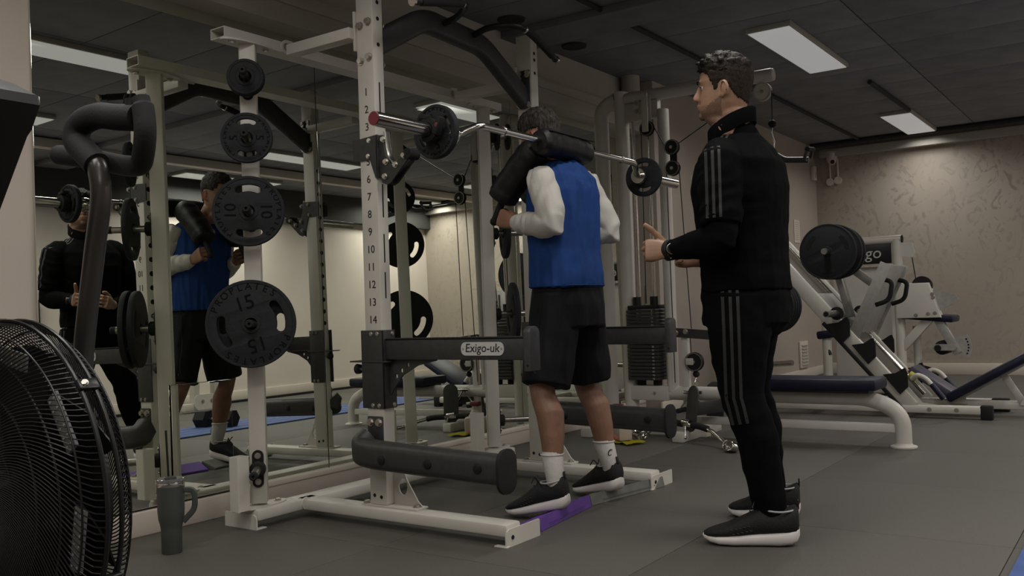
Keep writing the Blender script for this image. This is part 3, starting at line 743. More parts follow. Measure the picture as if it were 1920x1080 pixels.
rx = V((0.573, -0.819, 0))
B().tube(fillet([V(q) + rx * 0.045 + V((0, 0, 0.238)), V(q) + rx * 0.092 + V((0, 0, 0.238)), V(q) + rx * 0.092 + V((0, 0, 0.165)), V(q) + rx * 0.046 + V((0, 0, 0.118))], 0.022, 5), 1.0, sec=rrect(0.011, 0.022, 0.005), up=None).build('handle', CUP, t)
B().tube([V(q) + V((0.0, 0.006, 0.19)), V(q) + V((-0.006, 0.012, 0.466))], 0.0042, 10).build('straw', BLACK, t)
B().lathe([(0.0, 0.274), (0.022, 0.275), (0.022, 0.288), (0.012, 0.291), (0.0, 0.291)], q, n=20, caps=False).build('straw_cap', CUP, t)
t = thing('cleaner_bottle', 'frosted bottle of pink cleaner beside the cable machine foot', 'bottle', (5.33, -0.625, 0))
q = V((5.33, -0.625, 0.012))
B().obox(Matrix.Translation(q + V((0, 0, 0.062))) @ Matrix.Rotation(-0.6, 4, 'Z'), (0.10, 0.155, 0.12), 0.018).build('body', FROST, t)
B().lathe([(0.05, 0.12), (0.03, 0.16), (0.018, 0.175), (0.018, 0.20)], q, n=20).build('neck', FROST, t)
B().obox(Matrix.Translation(q + V((-0.004, -0.004, 0.024))) @ Matrix.Rotation(-0.6, 4, 'Z'), (0.104, 0.10, 0.036), 0.012).build('pink_label', PINK, t)
B().box(q + V((-0.022, -0.03, 0.20)), q + V((0.022, 0.05, 0.235)), 0.008).build('trigger', RED, t)
B().tube([q + V((0, -0.02, 0.222)), q + V((0.01, -0.075, 0.215))], 0.010, 10).build('nozzle', MARK, t)
def cloth(cx, cy, w_, d_, rot):
    b = B(); N = 14; vs = []
    for i in range(N + 1):
        for j in range(N + 1):
            x = (i / N - .5) * w_ * (1 + 0.08 * math.sin(j)); y = (j / N - .5) * d_ * (1 + 0.1 * math.sin(i * 1.7))
            z = 0.008 + 0.016 * abs(noise.noise(V((x * 14, y * 14, 3.3)))) + 0.010 * (0.5 + 0.5 * math.sin(y * 60))
            p = Matrix.Rotation(rot, 4, 'Z') @ V((x, y, 0)); vs.append(b.bm.verts.new((cx + p.x, cy + p.y, z)))
    for i in range(N):
        for j in range(N):
            k = i * (N + 1) + j; b.bm.faces.new((vs[k], vs[k + 1], vs[k + N + 2], vs[k + N + 1]))
    bmesh.ops.solidify(b.bm, geom=b.bm.faces[:], thickness=0.004)
    return b
tag(cloth(5.30, -0.655, 0.15, 0.30, -0.35).build('cleaning_cloth', YCLOTH), 'yellow cleaning cloth crumpled on the floor under the bottle', 'cloth')
# wide chrome pulldown bar lying on the floor
t = thing('pulldown_bar', 'chrome cable bar with black grips lying on the rubber floor', 'bar', (5.4, -0.98, 0.04))
pth = crom([(5.49, -0.72, 0.03), (5.52, -0.76, 0.07), (5.55, -0.81, 0.105), (5.56, -0.90, 0.11), (5.52, -1.01, 0.105), (5.47, -1.12, 0.105), (5.42, -1.22, 0.085), (5.33, -1.32, 0.05), (5.25, -1.39, 0.035)], 5)
B().tube(pth, 0.0135, 12).build('bar', CHROME, t)
B().tube(pth[13:19], 0.021, 12).build('grip', GRIP, t); B().tube(pth[22:29], 0.021, 12).build('grip', GRIP, t)
B().cyl((5.53, -0.975, 0.125), (5.51, -1.035, 0.118), 0.02).build('swivel_boss', CHROME, t)
B().tube([(5.49, -1.01, 0.10), (5.46, -1.02, 0.04)], 0.006, 8).build('eye_bolt', CHROME, t); B().ball((5.458, -1.021, 0.032), 0.012).build('eye_nut', CHROME, t)
for p, d in ((V((5.462, -0.705, 0.036)), V((-0.9, 0.45, -0.02))), (V((5.20, -1.43, 0.035)), V((-0.55, -0.85, 0.0)))):
    d.normalize(); u = V((0, 0, 1)).cross(d).normalized()
    so = [(0.055 * math.cos(a), 0.034 * math.sin(a)) for a in [2 * PI * k / 24 for k in range(24)]]
    si = [(x * 0.78, y * 0.72) for x, y in so]
    B().mesh(flat([so, si], 0.05, 0.004), Matrix.Translation(p) @ fr((0, 0, 0), d, V((0, 0, 1)).lerp(u, 0.25)).to_3x3().to_4x4() ).build('end_stirrup', CHROME, t)

# ================================================================== cable machine (pulldown / low row)
lat = thing('cable_machine', 'white pulldown and low row machine with a long navy bench', 'machine', (5.75, -0.9, 0))
def oval(a, c, n=20): return [(a * math.cos(2 * PI * k / n), c * math.sin(2 * PI * k / n)) for k in range(n)]
LX = 5.75
B().tube(fillet([(LX, -0.335, 0.05), (LX, -0.335, 2.29), (LX, -0.46, 2.34)], 0.14, 8), 1.0, sec=oval(0.055, 0.04), up=(0, 1, 0)).build('arched_post', GREYM, lat)
B().tube([(LX, -0.50, 0.05), (LX, -0.50, 2.385)], 1.0, sec=oval(0.062, 0.045), up=(1, 0, 0)).build('front_post', GREYM, lat)
B().tube([(LX, -0.815, 0.30), (LX, -0.815, 2.22)], 1.0, sec=oval(0.05, 0.038), up=(1, 0, 0)).build('rear_post', GREYM, lat)
B().box((LX - 0.03, -0.79, 2.17), (LX + 0.03, -0.52, 2.295), 0.008).build('crossbeam', GREYM, lat)
am = B().tube([(LX, -0.50, 2.335), (LX, -1.58, 2.325)], 0.042, 18).build('top_arm', GREYM, lat)
B().cyl((LX, -1.58, 2.325), (LX, -1.592, 2.325), 0.038, n=18).build('arm_plug', WHITE, am)
pl = B().box((LX - 0.118, -0.757, 2.062), (LX - 0.108, -0.710, 2.325), 0.003).build('pulley_bracket', GREYM, lat)
B().box((LX - 0.066, -0.757, 2.062), (LX - 0.058, -0.710, 2.325), 0.003).build('pulley_bracket', GREYM, lat)
bp = B().mesh(flat([rrect(0.04, 0.10, 0.012)], 0.006), fr((LX - 0.034, -0.635, 2.255), (0, -1, 0), (0, 0, 1))).build('bolt_plate', WHITE, lat)
for dz in (-0.028, 0.028): B().bolt((LX - 0.038, -0.635, 2.255 + dz), (-1, 0, 0), 0.012, 0.012).build('bolt', BOLT, bp)
def pulley(p, r, m=BLACK, cap=None):
    b = B().lathe([(0.0, -0.014), (r, -0.014), (r, -0.010), (r - 0.008, -0.002), (r - 0.008, 0.002), (r, 0.010), (r, 0.014), (0.0, 0.014)], p, (1, 0, 0), 32, caps=False)
    w_ = b.build('pulley', m, lat)
    B().lathe([(0.0, -0.022), (0.011, -0.022), (0.011, -0.012)], p, (1, 0, 0), 12, caps=False).build('axle', BOLT, w_)
    B().lathe([(r * 0.86, -0.0155), (r * 0.90, -0.016), (r * 0.94, -0.0155)], p, (1, 0, 0), 32, caps=False).build('rim_line', cap or STEEL, w_)
    return w_
pulley((LX - 0.085, -0.733, 2.088), 0.052)
pulley((LX, -1.515, 2.225), 0.060, WHITE, SOFFIT)
pulley((LX - 0.09, -0.914, 1.936), 0.052); pulley((LX - 0.09, -0.914, 1.795), 0.052)
fp = B().mesh(flat([rrect(0.050, 0.20, 0.022)], 0.006), fr((LX - 0.07, -0.914, 1.866), (0, -1, 0), (0, 0, 1))).build('pulley_cheek', BLACK, lat)
def cable(pts): return B().tube(pts, 0.0035, 6).build('cable', CABLE, lat)
cable([(LX - 0.085, -0.688, 2.088), (LX - 0.03, -0.65, 0.90)])
cable([(LX - 0.085, -0.778, 2.105), (LX - 0.09, -0.866, 1.945)])
cable([(LX - 0.09, -0.96, 1.955), (LX, -1.46, 2.25)])
cable([(LX, -1.575, 2.225), (LX, -1.57, 2.03)])
cable([(LX - 0.09, -0.868, 1.78), (LX - 0.06, -0.858, 0.36)])
cable([(LX - 0.09, -0.960, 1.785), (LX - 0.05, -0.985, 0.72)]); cable([(LX, -0.95, 0.69), (LX, -0.955, 0.56)])
for y in (-0.585, -0.70): B().cyl((LX - 0.0, y, 0.30), (LX - 0.0, y, 2.18), 0.0115, n=14).build('guide_rod', CHROME, lat)
sp = None
for k in range(21):
    z = 0.375 + k * 0.0242
    if k < 20:
        o = B().box((LX - 0.085, -0.755, z), (LX + 0.085, -0.52, z + 0.0205), 0.002).build('stack_plate', CHAR, lat)
        B().mesh(text_mesh(str(95 - 5 * k), 0.017, 0.0005), fr((LX - 0.0855, -0.715, z + 0.010), (0, -1, 0), (0, 0, 1))).build('stack_number', MARK, o, 0)
B().box((LX - 0.08, -0.745, 0.859), (LX + 0.08, -0.53, 0.887), 0.003).build('top_plate', BLACK, lat)
for y in (-0.575, -0.705): B().cyl((LX - 0.02, y, 0.887), (LX - 0.02, y, 0.945), 0.028, n=16).build('stack_bushing', BLACK, lat)
B().cyl((LX - 0.02, -0.64, 0.887), (LX - 0.02, -0.64, 1.02), 0.008, n=10).build('selector_rod', STEEL, lat)
for y in (-0.58, -0.70): B().cyl((LX, y, 0.33), (LX, y, 0.376), 0.03, n=14).build('stack_buffer', RUBBER, lat)
B().box((LX - 0.055, -0.80, 0.235), (LX + 0.055, -0.48, 0.335), 0.008).build('stack_base', GREYM, lat)
# long low beam, bench and feet
bm_ = B().tube(fillet([(LX, -0.66, 0.285), (LX, -2.10, 0.285), (LX, -2.275, 0.20), (LX, -2.275, 0.008)], 0.16, 8), 0.047, 18).build('bench_beam', GREYM, lat)
B().lathe([(0.0, 0.0), (0.075, 0.0), (0.075, 0.008), (0.05, 0.016), (0.045, 0.03)], (LX, -2.275, 0.0), n=20, caps=False).build('floor_flange', WHITE, lat)
B().bolt((LX - 0.046, -0.70, 0.285), (-1, 0, 0), 0.012, 0.01).build('bolt', BOLT, lat)
B().box((LX - 0.025, -2.25, 0.085), (LX + 0.025, -0.95, 0.135), 0.006).build('lower_rail', GREYM, lat)
pad = B().box((LX - 0.15, -2.165, 0.335), (LX + 0.15, -1.33, 0.405), 0.018).build('bench_pad', NAVY, lat)
B().box((LX - 0.13, -2.12, 0.322), (LX + 0.13, -1.38, 0.337), 0.004).build('pad_board', BLACK, lat)
B().box((LX - 0.04, -1.06, 0.0), (LX + 0.04, -0.24, 0.07), 0.008).build('base_beam', GREYM, lat)
for y in (-0.30, -0.98): B().box((LX - 0.32, y - 0.04, 0.0), (LX + 0.32, y + 0.04, 0.065), 0.008).build('base_foot', GREYM, lat)
B().box((LX - 0.02, -0.94, 0.07), (LX + 0.02, -0.89, 0.66), 0.006).build('low_pulley_post', GREYM, lat)
lb = B().bar((LX - 0.04, -0.93, 0.50), (LX - 0.04, -0.985, 0.50), 0.01, 0.045).build('low_pulley_bracket', GREYM, lat)
pulley((LX - 0.02, -0.985, 0.498), 0.064)
lk = B().mesh(flat([[(x, y) for x, y in rrect(0.30, 0.062, 0.03)]], 0.010), fr((LX - 0.03, -0.975, 0.686), (0, -1, -0.08), (0, 0, 1))).build('link_arm', CHAR, lat)
for y in (-0.865, -0.935): B().bolt((LX - 0.035, y, 0.695 + (y + 0.865) * -0.08), (-1, 0, 0), 0.014, 0.012).build('bolt', BOLT, lk)
for s in (-1, 1):
    fx = LX + s * 0.19
    B().mesh(flat([[(x, y) for x, y in rrect(0.115, 0.30, 0.055)]], 0.012, 0.002), fr((fx, -1.03, 0.205), (s * 0.35, -0.55, 0), (0.0, -0.28, 0.95))).build('foot_plate', CHAR, lat)
    B().bar((fx, -1.04, 0.20), (LX + s * 0.02, -1.20, 0.22), 0.012, 0.085).build('foot_plate_bracket', CHAR, lat)
# hanging attachments
t = thing('lat_bar', 'black pulldown bar with angled grips hanging behind the trainer', 'bar', (LX, -1.57, 1.9))
B().ball((LX, -1.57, 2.012), 0.026).build('ball_stop', RUBBER, t)
B().tube([(LX, -1.57, 1.99), (LX - 0.008, -1.565, 1.955), (LX + 0.01, -1.575, 1.90), (LX, -1.57, 1.825)], 0.006, 8).build('carabiner', CHROME, t)
B().tube(fillet([(LX, -1.33, 1.755), (LX, -1.46, 1.765), (LX, -1.53, 1.81), (LX, -1.57, 1.82), (LX, -1.60, 1.80), (LX, -1.64, 1.772), (LX, -1.79, 1.755)], 0.03, 5), 0.019, 12).build('arm', CHAR, t)
for y in (-1.33, -1.79):
    so = rrect(0.13, 0.075, 0.03); si = rrect(0.105, 0.05, 0.02)
    B().mesh(flat([so, si], 0.018), fr((LX, y, 1.785), (1, 0.0, 0.12), (0.0, -0.35, 0.93))).build('grip_frame', CHAR, t)
    B().cyl((LX - 0.06, y - 0.012, 1.812), (LX + 0.06, y - 0.012, 1.824), 0.016, n=14).build('grip', GRIP, t)
t = thing('row_handle', 'chrome close grip row handle hanging from the low cable', 'handle', (LX, -0.99, 0.4))
B().ball((LX, -0.985, 0.415), 0.023).build('ball_stop', RUBBER, t)
B().tube([(LX, -0.985, 0.43), (LX, -0.985, 0.56)], 0.0035, 6).build('cable_end', CABLE, t)
B().tube([(LX, -0.985, 0.39), (LX - 0.012, -0.978, 0.36), (LX, -0.985, 0.315), (LX + 0.012, -0.992, 0.36), (LX, -0.985, 0.39)], 0.005, 8).build('carabiner', CHROME, t)
for s in (-1, 1):
    B().tube([(LX - 0.08, -0.985, 0.30), (LX - 0.08, -0.985 + s * 0.08, 0.20), (LX - 0.08, -0.985 + s * 0.08, 0.17)], 0.007, 10).build('side_bar', CHROME, t)
    B().cyl((LX - 0.14, -0.985 + s * 0.08, 0.18), (LX - 0.02, -0.985 + s * 0.08, 0.18), 0.016, n=14).build('grip', GRIP, t)
B().cyl((LX - 0.085, -1.06, 0.30), (LX - 0.085, -0.93, 0.30), 0.012, n=12).build('crossbar', CHROME, t)
B().tube([(LX, -0.985, 0.315), (LX - 0.085, -0.99, 0.305)], 0.006, 8).build('eyelet', CHROME, t)
t = thing('ankle_strap', 'black strap with green lettering hanging behind the cable machine', 'strap', (6.0, -0.225, 0.8))
B().bar((6.0, -0.228, 1.0), (6.0, -0.224, 0.56), 0.035, 0.012, up=(1, 0, 0)).build('webbing', RUBBER, t)
B().mesh(text_mesh('OS', 0.046, 0.0008), fr((5.993, -0.230, 0.945), (0, -1, 0), (0, 0, 1))).build('lettering', GREEN, t, 0)
B().tube([V((5.985, -0.232, 0.826)) + V((0, 0.022 * math.cos(a), 0.026 * math.sin(a))) for a in [2 * PI * k / 16 for k in range(16)]], 0.004, 8, closed=True).build('d_ring', CHROME, t)
B().cyl((6.03, -0.20, 1.0), (5.98, -0.25, 1.0), 0.008).build('hook', STEEL, t)

# ================================================================== leg press
lp = thing('leg_press', 'white forty-five degree leg press loaded with black plates', 'machine', (7.47, -1.8, 0))
for x, nm in ((7.2, 'n'), (7.75, 'f')):
    B().box((x - 0.03, -2.52 if nm == 'n' else -2.56, 0.035), (x + 0.03, -0.62, 0.095), 0.014).build('base_tube', WHITE, lp)
    B().box((x - 0.033, -2.56 if nm == 'n' else -2.60, 0.0), (x + 0.033, -2.48, 0.10), 0.010).build('rubber_foot', RUBBER, lp)
    B().bar((x, -0.80, 1.53), (x, -2.03, 0.07), 0.05, 0.115, bev=0.01).build('slide_rail', WHITE, lp)
    xi = x + (0.055 if nm == 'n' else -0.055)
    B().cyl((xi, -0.86, 1.50), (xi, -2.02, 0.125), 0.016, n=14).build('guide_rod', CHROME, lp)
    B().bar((x - (0.035 if nm == 'n' else 0), -1.42, 0.705), (x - (0.035 if nm == 'n' else 0), -1.975, 0.055), 0.012, 0.03).build('dark_track', BLACK, lp)
    for y in (-2.15, -2.33): B().bolt((x - 0.03, y, 0.065), (-1, 0, 0), 0.012, 0.008).build('bolt', BOLT, lp)
    for j, (fy, fz) in enumerate(((-1.45, 0.695), (-1.63, 0.535), (-1.845, 0.315))):
        f = [(0, 0), (0.09, 0.012), (0.14, 0.045), (0.158, 0.05), (0.172, 0.01), (0.172, -0.09), (0.115, -0.145)]
        B().mesh(flat([f], 0.012), fr((x - (0.045 if nm == 'n' else 0), fy, fz), (0, -1, 0), (0, 0, 1))).build('stop_fin', BLACK, lp)
    B().mesh(flat([[(0, 0), (0.34, 0), (0.20, 0.02), (0.08, 0.17), (0.0, 0.10)]], 0.012), fr((x, -1.90, 0.09), (0, -1, 0), (0, 0, 1))).build('gusset', WHITE, lp)
    h = B().tube(fillet([(x + 0.03 * (1 if nm == 'n' else -1), -2.03, 0.28), (x, -2.07, 0.315), (x, -2.13, 0.29), (x, -2.20, 0.20)], 0.05, 5), 0.017, 12).build('side_handle', WHITE, lp)
    B().cyl((x, -2.165, 0.245), (x, -2.245, 0.14), 0.021, n=14).build('grip', NAVY, h)
    B().cyl((x + 0.1 * (1 if nm == 'n' else -1), -2.0, 0.31), (x + 0.1 * (1 if nm == 'n' else -1), -2.05, 0.275), 0.026, n=14).build('yellow_knob', YELLOW, lp)
for y, z in ((-0.70, 0.065), (-2.02, 0.065), (-1.3, 0.065)): B().box((7.2, y - 0.03, z - 0.03), (7.75, y + 0.03, z + 0.03), 0.008).build('cross_tube', WHITE, lp)
B().box((7.2, -0.86, 1.44), (7.75, -0.80, 1.50), 0.008).build('top_cross_tube', WHITE, lp)
B().bar((7.475, -0.72, 0.07), (7.475, -0.84, 1.46), 0.06, 0.06, up=(1, 0, 0)).build('back_strut', WHITE, lp)
B().box((7.44, -3.0, 0.05), (7.51, -2.0, 0.11), 0.01).build('seat_rail', WHITE, lp)
B().obox(fr((7.475, -2.13, 0.245), (1, 0, 0), (0, -0.82, -0.57)), (0.26, 0.34, 0.06), 0.012).build('seat_pad', PLUM, lp)
bk = B().obox(fr((7.475, -2.51, 0.285), (1, 0, 0), (0, -0.86, 0.51)), (0.36, 0.62, 0.065), 0.022).build('back_pad', NAVY, lp)
B().bar((7.475, -2.27, 0.105), (7.475, -2.80, 0.42), 0.06, 0.035).build('back_frame', GREYM, lp)
B().bar((7.44, -2.60, 0.31), (7.44, -2.72, 0.10), 0.012, 0.05).build('back_prop', GREYM, lp)
B().mesh(flat([[(-0.04, 0), (0.06, 0), (0.05, 0.07), (0.02, 0.10), (-0.02, 0.09)]], 0.012), fr((7.43, -2.30, 0.085), (0, -1, 0), (0, 0, 1))).build('hinge_lug', WHITE, lp)
B().mesh(flat([[(-0.05, 0), (0.07, 0), (0.05, 0.09), (0.0, 0.10)]], 0.012), fr((7.43, -2.75, 0.085), (0, -1, 0), (0, 0, 1))).build('hinge_lug', WHITE, lp)
# sled
sd = V((0, -1.87 + 1.58, 1.09 - 0.62)).normalized()
B().obox(fr((7.475, -1.785, 0.875), (1, 0, 0), (0, -0.43, 0.90)), (0.56, 0.56, 0.010), 0.002).build('foot_platform', SILVER, lp)
for s in (-1, 1): B().obox(fr((7.475 + s * 0.285, -1.765, 0.865), (0, -0.9, -0.43), (0, -0.43, 0.90)), (0.085, 0.60, 0.010), 0.002).build('platform_side', SILVER, lp)
B().obox(fr((7.475, -1.46, 0.80), (1, 0, 0), (0, -0.64, -0.77)), (0.54, 0.34, 0.010), 0.002).build('sled_plate', SILVER, lp)
B().bar((7.47, -1.55, 0.74), (7.47, -1.44, 1.20), 0.05, 0.09, up=(1, 0, 0)).build('sled_mast', SILVER, lp)
B().bar((7.47, -1.50, 1.18), (7.47, -1.72, 1.0), 0.05, 0.06).build('sled_brace', SILVER, lp)
for x in (7.22, 7.73):
    B().tube(fillet([(x, -1.855, 1.02), (x, -1.925, 1.0), (x, -1.90, 0.86), (x, -1.80, 0.83)], 0.06, 6), 0.017, 12).build('sled_handle', RUBBER, lp)
for x0, x1, y, z in ((7.16, 6.86, -1.535, 0.775), (7.79, 8.05, -1.535, 0.775)):
    hb = B().cyl((x0, y, z), (x1, y, z), 0.024, n=18).build('weight_horn', STEEL, lp)
    B().cyl((x0 - 0.03 * (1 if x1 < x0 else -1), y, z), (x0 - 0.01 * (1 if x1 < x0 else -1), y, z), 0.05, n=20).build('horn_collar', RUBBER, hb)
    B().cyl((x1 - 0.001, y, z), (x1 - 0.002, y, z), 0.018, n=16).build('horn_bore', HOLE, hb)
B().cyl((7.60, -1.47, 1.25), (7.10, -1.47, 1.25), 0.024, n=18).build('weight_horn', STEEL, lp)
B().cyl((7.05, -1.10, 0.87), (6.75, -1.10, 0.87), 0.022, n=16).build('storage_horn', STEEL, lp)
B().bar((7.05, -1.10, 0.87), (7.2, -1.10, 1.15), 0.05, 0.05, up=(0, 1, 0)).build('storage_bracket', WHITE, lp)
def big(label, x, y, z, R=0.215):
    p = plate(R, [], 0.032, '', label, (x, y, z), (-1, 0.0, 0.0), 0.4, False, 'large plates on the leg press', hole=0.025)
    for a in (PI / 2 + 0.6, PI / 2 + 0.6 + 2 * PI / 3, PI / 2 + 0.6 + 4 * PI / 3):
        o = B().mesh(flat([arcslot(R * 0.70, R * 0.16, a - 0.28, a + 0.28)], 0.002), Matrix.Translation((0, 0, 0.0165))).build('grip_recess', HOLE, None, 20); o.parent = p
    return p
big('front large black plate on the leg press sled', 7.20, -1.47, 1.25)
big('second large black plate behind it on the sled', 7.30, -1.49, 1.25)
big('third large plate innermost on the leg press sled', 7.385, -1.50, 1.25, 0.205)
for k in range(4): big(['outermost large plate stored low beside the trainer', 'second large plate stored low on the leg press side', 'third large plate stored low on the leg press side', 'innermost large plate stored low on the leg press side'][k], 6.86 + 0.036 * k, -1.10 - 0.006 * k, 0.845, 0.205)

# ================================================================== leg curl / lever machine by the patterned wall
lc = thing('leg_curl_machine', 'white leg curl machine with a lettered sign near the wall', 'machine', (8.7, -1.6, 0))
XC = 8.7
B().tube([(XC, -1.65, 0.0), (XC, -1.65, 1.40)], 0.042, 18).build('main_post', WHITE, lc)
tp = B().tube([(XC, -0.98, 1.40), (XC, -1.69, 1.40)], 0.036, 16).build('top_tube', WHITE, lc)
B().cyl((XC, -1.69, 1.40), (XC, -1.70, 1.40), 0.034, n=16).build('tube_plug', RUBBER, tp)
B().tube([(XC, -1.0, 0.0), (XC, -1.0, 1.40)], 0.042, 18).build('second_post', WHITE, lc)
sg = B().box((XC - 0.012, -1.60, 1.19), (XC + 0.012, -1.07, 1.375), 0.004).build('sign_panel', BLACK, lc)
B().mesh(text_mesh('exigo', 0.145, 0.0008, shear=0.1), fr((XC - 0.0135, -1.36, 1.285), (0, -1, 0), (0, 0, 1))).build('lettering', MARK, sg, 0)
B().mesh(flat([[(0, 0), (0.11, -0.01), (0.13, -0.10), (0.11, -0.14), (0, -0.12)]], 0.02), fr((XC, -1.67, 1.37), (0, -1, 0), (0, 0, 1))).build('pulley_ear', WHITE, lc)
B().tube([(XC, -1.77, 1.25), (XC, -1.80, 0.99)], 0.005, 6).build('cable', CABLE, lc)
B().lathe([(0.0, -0.02), (0.085, -0.02), (0.085, 0.02), (0.0, 0.02)], (XC, -1.845, 0.975), (1, 0, 0), 28, caps=False).build('cam_pulley', BLACK, lc)
cv = B().mesh(flat([[(0, 0), (0.36, 0), (0.27, 0.305), (0.0, 0.305)]], 0.14, 0.008), fr((XC - 0.02, -1.64, 0.695), (0, -1, 0), (0, 0, 1))).build('cam_cover', WHITE, lc)
for y, z in ((-1.90, 0.73), (-1.955, 0.735), (-1.94, 0.90), (-1.945, 0.87), (-1.80, 0.72)): B().bolt((XC - 0.09, y, z), (-1, 0, 0), 0.012, 0.008).build('bolt', BOLT, cv)
B().mesh(flat([[(0, 0), (0.14, 0.08), (0.18, 0.11), (0.16, 0.15), (0.02, 0.21), (-0.03, 0.2)]], 0.012), fr((XC + 0.01, -1.95, 0.735), (0, -1, 0), (0, 0, 1))).build('cam_plate', SILVER, lc)
B().bar((XC, -1.93, 0.74), (XC, -2.11, 0.38), 0.05, 0.07).build('lever_arm', SILVER, lc)
sec_ = [(0.05, -0.06)] + [(0.16 * math.cos(a), 0.16 * math.sin(a)) for a in [-0.6 + 0.16 * k for k in range(9)]] + [(0.03, 0.08)]
sp_ = B().mesh(flat([sec_], 0.010), fr((XC - 0.01, -2.06, 0.44), (0, -1, 0), (0, 0, 1))).build('sector_plate', SILVER, lc)
for k in range(6):
    a = -0.45 + k * 0.19
    B().cyl((XC - 0.016, -2.06 - 0.135 * math.cos(a), 0.44 + 0.135 * math.sin(a)), (XC - 0.014, -2.06 - 0.135 * math.cos(a), 0.44 + 0.135 * math.sin(a)), 0.008, n=10).build('hole', HOLE, sp_)
B().mesh(flat([rrect(0.20, 0.055, 0.025)], 0.012), fr((XC - 0.03, -2.0, 0.435), (0, -1, 0), (0, 0, 1))).build('roller_link', SILVER, lc)
rl = B().lathe([(0.0, -0.16), (0.055, -0.15), (0.062, -0.13), (0.062, 0.13), (0.055, 0.15), (0.0, 0.16)], (XC + 0.14, -1.98, 0.43), (1, 0, 0), 22, caps=False).build('ankle_roller', RUBBER, lc)
B().cyl((XC - 0.05, -1.955, 0.43), (XC - 0.02, -1.955, 0.43), 0.028, n=16).build('roller_cap', BLACK, rl)
B().obox(fr((XC + 0.12, -1.86, 0.70), (1, 0, 0), (0, -0.98, -0.10)), (0.34, 0.46, 0.06), 0.02).build('thigh_pad', NAVY, lc)
B().bar((XC, -1.92, 0.72), (XC, -1.66, 0.43), 0.06, 0.075).build('diagonal_brace', WHITE, lc)
B().bar((XC, -1.66, 0.05), (XC, -1.86, 0.05), 0.08, 0.08).build('base_foot', WHITE, lc)
B().tube([(XC + 0.12, -1.76, 0.0), (XC + 0.12, -1.76, 0.62)], 0.035, 14).build('seat_post', WHITE, lc)
B().box((XC + 0.06, -1.58, 0.02), (XC + 0.24, -1.06, 1.17), 0.012).build('stack_shroud', GREYM, lc)
B().box((XC - 0.03, -1.615, 0.03), (XC + 0.02, -1.585, 1.15), 0.004).build('shroud_edge', WHITE, lc)
B().box((XC - 0.36, -1.05, 0.0), (XC + 0.30, -0.97, 0.07), 0.01).build('base_foot', WHITE, lc)
B().mesh(flat([rrect(0.17, 0.07, 0.03)], 0.02), fr((XC - 0.1, -1.89, 0.235), (0, -1, -0.3), (0, 0, 1))).build('foot_rest', BLACK, lc)
q = B().obox(fr((XC - 0.02, -1.0, 0.56), (0, -1, 0.12), (1, 0, 0)), (0.16, 0.09, 0.075), 0.02).build('arm_pad', NAVY, lc)
B().tube(fillet([(XC - 0.02, -1.0, 0.53), (XC - 0.02, -1.0, 0.46), (XC - 0.02, -1.03, 0.37)], 0.04, 4), 0.018, 10).build('arm_handle', BLACK, lc)
t = thing('steel_weight_holder', 'small white stand with steel pegs low behind the trainer', 'stand', (8.0, -0.45, 0))
B().box((7.96, -0.50, 0.0), (8.04, -0.42, 0.62), 0.008).build('post', WHITE, t)
for y, ln in ((-0.72, 0.0), (-0.98, 0.0)):
    B().cyl((7.98, y + 0.25, 0.33), (7.94, y + 0.06, 0.345), 0.024, n=14).build('peg', STEEL, t)
B().cyl((7.98, -0.52, 0.335), (7.98, -0.56, 0.335), 0.05, n=18).build('collar', RUBBER, t)
B().box((7.85, -0.90, 0.0), (8.15, -0.35, 0.03), 0.006).build('base', WHITE, t)

# ================================================================== fan bike in the foreground
bk = thing('fan_bike', 'black fan exercise bike with a wire cage in the left foreground', 'exercise bike', (0.88, -1.79, 0))
FC = V((0.873, -1.768, 0.567)); FR = 0.325
front = [(0.325, 0.865), (0.318, 0.845), (0.300, 0.828), (0.26, 0.815), (0.20, 0.806), (0.13, 0.800), (0.055, 0.797)]
back = [(0.325, 0.884), (0.320, 0.900), (0.303, 0.918), (0.272, 0.934), (0.22, 0.947), (0.14, 0.956), (0.055, 0.960)]
def cpt(r, x, a): return V((x, FC.y + r * math.cos(a), FC.z + r * math.sin(a)))
def wires(prof, swirl, N, name):
    q = []
    prof2 = []
    for i in range(len(prof) - 1):
        for k in range(3):
            f = k / 3; prof2.append((prof[i][0] * (1 - f) + prof[i + 1][0] * f, prof[i][1] * (1 - f) + prof[i + 1][1] * f))
    prof2.append(prof[-1])
    pts = []
    for r, x in prof2:
        f = 1 - (r - 0.055) / (FR - 0.055)
        pts.append(V((x - FC.x, r * math.cos(swirl * f ** 1.2), r * math.sin(swirl * f ** 1.2))))
    first = B().tube(pts, 0.0013, 5).build(name, FANB, None, 0)
    first.parent = bk; first.location = FC - V(bk.location)
    for k in range(1, N):
        o = bpy.data.objects.new(name, first.data); C.objects.link(o); o.parent = bk
        o.location = first.location; o.rotation_euler = (2 * PI * k / N, 0, 0)
wires(front, -0.95, 180, 'cage_wire'); wires(back, 0.95, 180, 'rear_cage_wire')
def ring(r, x, t_, name):
    return B().tube([cpt(r, x, 2 * PI * k / 72) for k in range(72)], t_, 8, closed=True).build(name, FANB, bk)
for r, x, t_ in ((0.326, 0.862, 0.0042), (0.326, 0.887, 0.0042), (0.303, 0.831, 0.002), (0.262, 0.8175, 0.002), (0.205, 0.8085, 0.002), (0.14, 0.803, 0.002), (0.304, 0.918, 0.002), (0.245, 0.942, 0.002)):
    ring(r, x, t_, 'cage_ring')
B().lathe([(0.0, -0.01), (0.06, -0.008), (0.06, 0.006), (0.0, 0.008)], (0.795, FC.y, FC.z), (1, 0, 0), 28, caps=False).build('hub_cap', FANB, bk)
